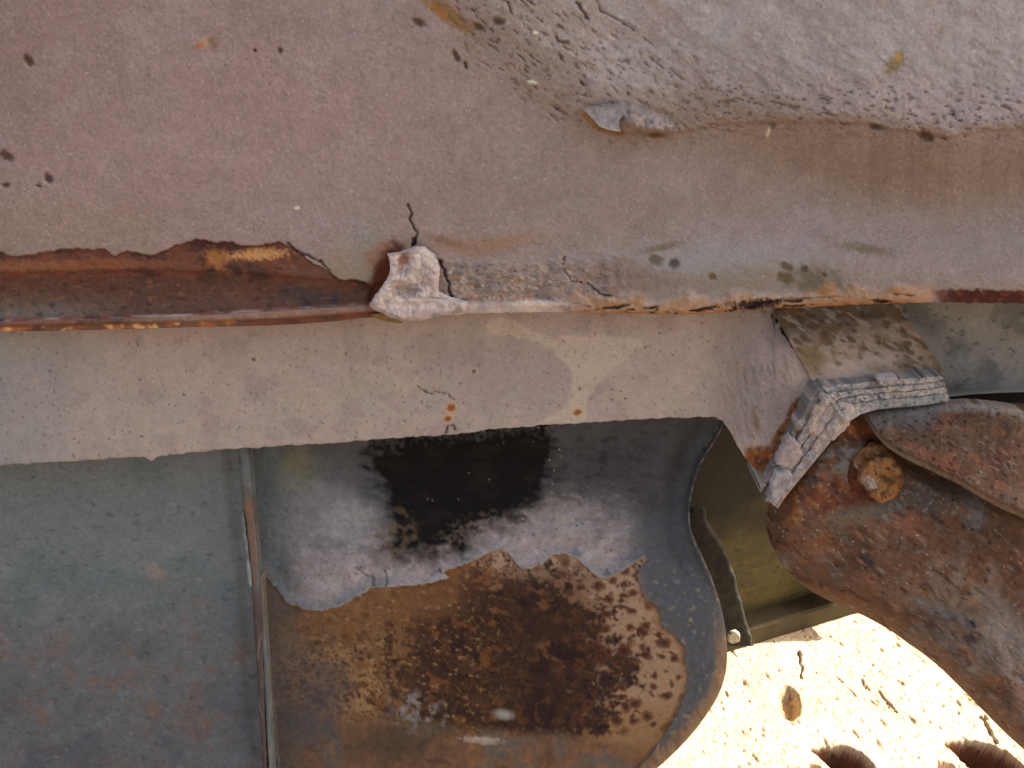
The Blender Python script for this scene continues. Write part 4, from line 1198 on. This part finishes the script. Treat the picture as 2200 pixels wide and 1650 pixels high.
    p.mix((52, 46, 46), ell(U, V, 1860, 1205, 18, 16, 10, 0.5, 0.6, 22) * 0.9)
    p.mix((56, 40, 38), ell(U, V, 2085, 1372, 16, 12, 10, 0.5, 0.6, 23) * 0.8)
    p.mix((66, 62, 58), ss(-2, 14, sd) * ss(0.05, 0.3, g2) * 0.5)
    p.mix((104, 62, 48), (1 - ss(0.6, 1.2, np.abs(cb - 44) / 20)) * ss(-0.1, 0.3, g2) * 0.6)
    edge = (1 - ss(12, 50, e)) * ss(1230, 1300, V)
    p.mix((130, 98, 74), edge * 0.55)
    m = flecks(U, V, 35, 22, 10, 0.36, 4, 24, 0.12)
    p.mix((52, 38, 32), m * 0.7); h -= 0.0020 * m
    p.mix((66, 48, 40), flecks(U, V, 38, 60, 22, 0.20, 4, 124, 0.15) * 0.6)
    p.mix((142, 104, 78), flecks(U, V, 42, 40, 12, 0.27, 4, 125, 0.15) * 0.5)
    p.mix((124, 120, 112), flecks(U, V, 40, 50, 18, 0.30, 4, 126, 0.12) * 0.45)
    p.mix((176, 166, 150), flecks(U, V, 40, 11, 5, 0.56, 2, 25, 0.06) * 0.7)
    h += 0.0022 * fbm(*rot(U, V, 38, 2.4, 1), 15, 4, 127)
    p.mul(1.22 * (1 + 0.16 * g3))
    D = 0.960 - h
    sheet('arm_body', U, V, D, p.c, M_RUST, th, 0.025)

    # overhanging flange
    us = np.concatenate([np.arange(1846, 2262, 2.8), np.linspace(2266, 2700, 20)])
    T = scurve(us, [(1840, 884), (1870, 880), (1950, 876), (2040, 868), (2090, 866), (2150, 872), (2185, 878), (2205, 890), (2300, 930), (2700, 1010)])
    F = scurve(us, [(1840, 886), (1858, 898), (1876, 926), (1896, 952), (1930, 976), (1962, 994), (2000, 1012), (2050, 1036), (2100, 1064), (2150, 1092), (2200, 1114), (2300, 1158), (2700, 1330)])
    T = T + 2.0 * fbm(us, us * 0, 18, 3, 2); F = np.maximum(F + 1.5 * fbm(us, us * 0 + 5, 30, 3, 3), T + 3)
    n = 84
    t = np.linspace(0, 1, n)[:, None]
    V = T[None, :] * (1 - t) + F[None, :] * t
    U = np.repeat(us[None, :], n, 0)
    wid = np.clip((F - T) / 190.0, 0.05, 1)[None, :]
    edge = ss(0, 1, np.clip(1 - (F[None, :] - V) / 22.0, 0, 1))
    D = 0.985 - 0.105 * (t ** 0.9) * wid ** 0.6 + 0.012 * edge * edge
    h = 0.003 * fbm(U, V, 60, 4, 4) + 0.0012 * fbm(U, V, 14, 3, 5)
    p = Paint(U.shape, (94, 70, 54))
    g = fbm(U, V, 70, 5, 6); g2 = fbm(*rot(U, V, 25, 1.8, 1), 26, 4, 7)
    p.mix((82, 56, 44), ss(0.0, 0.3, g) * 0.8)
    p.mix((128, 84, 58), ss(0.05, 0.35, g2) * 0.6)
    p.mix((112, 92, 76), ss(0.1, 0.35, fbm(U, V, 50, 4, 8)) * 0.5)
    p.mix((142, 130, 118), (1 - ss(6, 26, V - T[None, :] + 8 * g2)) * ss(1900, 1960, U) * 0.8)
    p.mix((110, 106, 102), (1 - ss(20, 60, V - T[None, :] + 14 * g)) * (1 - ss(1980, 2040, U)) * 0.7)
    p.mix((134, 112, 94), ss(0.3, 0.8, edge) * 0.75)
    p.mix((122, 76, 56), ell(U, V, 2010, 985, 60, 12, 26, 0.6, 0.6, 9) * 0.7)
    m = flecks(U, V, 25, 14, 7, 0.30, 3, 10, 0.12)
    p.mix((140, 120, 104), flecks(U, V, 28, 24, 7, 0.30, 3, 110, 0.12) * 0.5)
    p.mix((58, 42, 34), m * 0.7); h -= 0.0015 * m
    p.mul(1 + 0.15 * fbm(U, V, 9, 3, 11))
    sheet('flange', U, V, D - h, p.c, M_RUST, th, 0.013)

    # corroded nut on its washer
    def disc(name, poly, d0, hgt, r_, cols, amp, sd_, parent=th):
        U, V = span(ragged(poly, 2.2, 6, sd_), 2.2)
        e = pd(U, V, poly, True)
        q = np.clip(1 - e / r_, 0, 1)
        h = hgt * np.sqrt(np.clip(1 - q * q, 0, 1)) + amp * fbm(U, V, 22, 4, sd_) + amp * 0.35 * fbm(U, V, 8, 2, sd_ + 1)
        p = Paint(U.shape, cols[0])
        for k, c in enumerate(cols[1:]):
            p.mix(c, ss(0.0, 0.3, fbm(U, V, 30 + 8 * k, 4, sd_ + 3 + k)) * 0.75)
        d, r = cells(U / 13, V / 13, sd_)
        m = (1 - ss(0.1, 0.3, d)) * (r > 0.75)
        p.mix((70, 44, 30), m * 0.8); h -= 0.002 * m
        return U, V, d0 - h, p
    hexp = [(1846, 1012), (1862, 988), (1888, 976), (1916, 978), (1934, 1000), (1942, 1030), (1936, 1056), (1918, 1074), (1890, 1082), (1868, 1066), (1858, 1044), (1846, 1034)]
    U, V, D, p = disc('nut', hexp, 0.972, 0.036, 11, [(158, 114, 72), (112, 74, 48), (176, 132, 86)], 0.011, 7)
    p.mix((178, 160, 146), ell(U, V, 1862, 1040, 20, 17, 0, 0.5, 0.5, 5) * 0.9)
    p.mix((96, 62, 40), ell(U, V, 1906, 1030, 20, 4, 25, 0.5, 0.5, 6) * 0.8)
    p.mix((90, 60, 40), ell(U, V, 1872, 1056, 22, 4, -20, 0.5, 0.5, 7) * 0.7)
    nut = sheet('nut', U, V, D, p.c, M_RUST, th, 0.03)
    tag(nut, 'lumpy orange corroded nut')
    wash = [(1880 + 62 * math.cos(a), 1022 + 62 * math.sin(a)) for a in np.linspace(0, 2 * math.pi, 24, endpoint=False)]
    U, V, D, p = disc('washer', wash, 0.985, 0.014, 8, [(92, 56, 42), (66, 42, 34), (116, 72, 48)], 0.002, 3)
    sheet('washer', U, V, D, p.c, M_RUST, nut, 0.02)


build_arm()

# ------------------------------------------------------------------ olive panel in the gap behind
def build_hull():
    th = empty('hull_panel', (0, 0, 0), 'olive-yellow painted panel and sill in the dark gap behind the arm', 'panel')
    A = np.array([0.05, 1.547]); B = np.array([1.75, 2.22])
    dirv = (B - A) / np.linalg.norm(B - A); nrm = np.array([dirv[1], -dirv[0]])       # towards camera / right
    L = np.linalg.norm(B - A)
    s = np.linspace(0, L, 260); z = np.linspace(GROUND + 0.01, -0.24, 190)
    S, Z = np.meshgrid(s, z)
    h = 0.004 * fbm(S, Z, 0.3, 3, 1) + 0.001 * fbm(S, Z, 0.04, 3, 2)
    X = A[0] + dirv[0] * S + nrm[0] * h; Y = A[1] + dirv[1] * S + nrm[1] * h
    p = Paint(S.shape, (78, 70, 40))
    p.mix((70, 64, 42), ss(0, 0.3, fbm(S, Z, 0.2, 4, 3)) * 0.7)
    p.mix((60, 50, 30), ss(0.1, 0.35, fbm(S, Z, 0.05, 4, 4)) * 0.5)
    p.mix((92, 80, 38), flecks(S, Z, 5, 0.10, 0.04, 0.12, 4, 6, 0.2) * 0.5)
    p.mix((40, 37, 32), flecks(S, Z, 5, 0.05, 0.02, 0.28, 4, 7, 0.12) * 0.6)
    p.mix((30, 28, 25), ss(-1.27, -1.13, Z + 0.12 * fbm(S, Z, 0.2, 4, 5)) * 0.95)  # upper part painted near-black for the shade in the gap
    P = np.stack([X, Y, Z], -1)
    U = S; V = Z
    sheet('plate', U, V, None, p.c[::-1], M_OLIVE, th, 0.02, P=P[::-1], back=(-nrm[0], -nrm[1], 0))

    def prism(name, s0, s1, d0, d1, z0, z1, c, taper=0.0, sag=0.0):
        k = 60
        ss_ = np.linspace(s0, s1, k)
        prof = [(d0, z0), (d1, z0), (d1, z1 - 0.006), (d1 - 0.006, z1), (d0, z1)]
        PP = []
        for q, sv in enumerate(ss_):
            zz = sag * (2 * q / (k - 1) - 1) ** 2
            for (dd, zv) in prof:
                w = 0.002 * float(noise(np.array([sv * 30.0]), np.array([zv * 10 + dd * 7]), 3)[0])
                PP.append((A[0] + dirv[0] * sv + nrm[0] * (dd + w), A[1] + dirv[1] * sv + nrm[1] * (dd + w), zv + zz + w))
        m = len(prof)
        F = []
        for q in range(k - 1):
            for j in range(m):
                F.append([q * m + j, q * m + (j + 1) % m, (q + 1) * m + (j + 1) % m, (q + 1) * m + j])
        F.append(list(range(m))[::-1]); F.append([(k - 1) * m + j for j in range(m)])
        PP = np.array(PP)
        CC = lin(c)[None, :] * (1 + 0.35 * fbm(PP[:, 0] + PP[:, 1], PP[:, 2], 0.05, 3, 4))[:, None]
        return mesh_from(name, PP, F, CC, M_OLIVE, th, smooth=False)
    prism('sill', 0.0, L, 0.0, 0.055, GROUND + 0.002, GROUND + 0.055, (68, 60, 40))
    prism('rail', 0.0, L, 0.0, 0.045, -0.86, -0.80, (66, 50, 36))

    # made-up three-cornered wedge, stands in for a cast shadow on the panel
    def on(s_, d_, z_):
        return (A[0] + dirv[0] * s_ + nrm[0] * d_, A[1] + dirv[1] * s_ + nrm[1] * d_, z_)
    def wedge(s_):
        q = [on(s_, 0.0, GROUND + 0.075), on(s_, 0.10, GROUND + 0.075), on(s_, 0.0, GROUND + 0.34)]
        r = [on(s_ + 0.02, 0.0, GROUND + 0.075), on(s_ + 0.02, 0.10, GROUND + 0.075), on(s_ + 0.02, 0.0, GROUND + 0.34)]
        PP = np.array(q + r)
        F = [[0, 1, 2], [5, 4, 3], [0, 3, 4, 1], [1, 4, 5, 2], [2, 5, 3, 0]]
        mesh_from('shadow_wedge', PP, F, np.repeat(lin((88, 80, 50))[None], 6, 0), M_OLIVE, th, smooth=False)
    wedge(0.80)
    return on


on = build_hull()


def build_small():
    # curved grey-green strap just behind the lobed panel edge
    pts = [(1500, 1120), (1512, 1150), (1535, 1200), (1556, 1255), (1566, 1300), (1580, 1340), (1592, 1385), (1600, 1420)]
    wd = [22, 28, 32, 32, 30, 30, 28, 28]
    vs = np.linspace(1100, 1388, 110)
    c = scurve(vs, [(v, u) for u, v in pts]); w = np.interp(vs, [v for _, v in pts], wd)
    t = np.linspace(-1, 1, 18)
    U = c[:, None] + (w + 8 * fbm(vs, vs * 0, 40, 3, 8))[:, None] * t[None, :] * 1.15 - 8
    V = np.repeat(vs[:, None], 18, 1)
    D = 1.56 - 0.006 * np.sqrt(np.clip(1 - t ** 4, 0, 1))[None, :] - 0.003 * fbm(U, V, 30, 3, 3)
    p = Paint(U.shape, (38, 39, 35)); p.mix((52, 52, 46), ss(0, 0.3, fbm(U, V, 24, 4, 4)) * 0.7)
    o = sheet('hanging_strap', U, V, D, p.c, M_OLIVE, None, 0.02)
    tag(o, 'grey-green curved strap just behind the lobed panel edge', 'strap')
    poly = ragged([(1566, 1362), (1582, 1358), (1590, 1364), (1589, 1378), (1574, 1384), (1565, 1380)], 1.5, 5, 3)
    U, V = span(poly, 2.0)
    p = Paint(U.shape, (176, 172, 152)); p.mul(1 + 0.3 * fbm(U, V, 7, 2, 3))
    o = sheet('paint_chip', U, V, 1.53 - 0.003 * fbm(U, V, 8, 2, 4), p.c, M_PUTTY, None, 0.01)
    tag(o, 'small pale chip stuck on the grey-green strap', 'chip')


build_small()
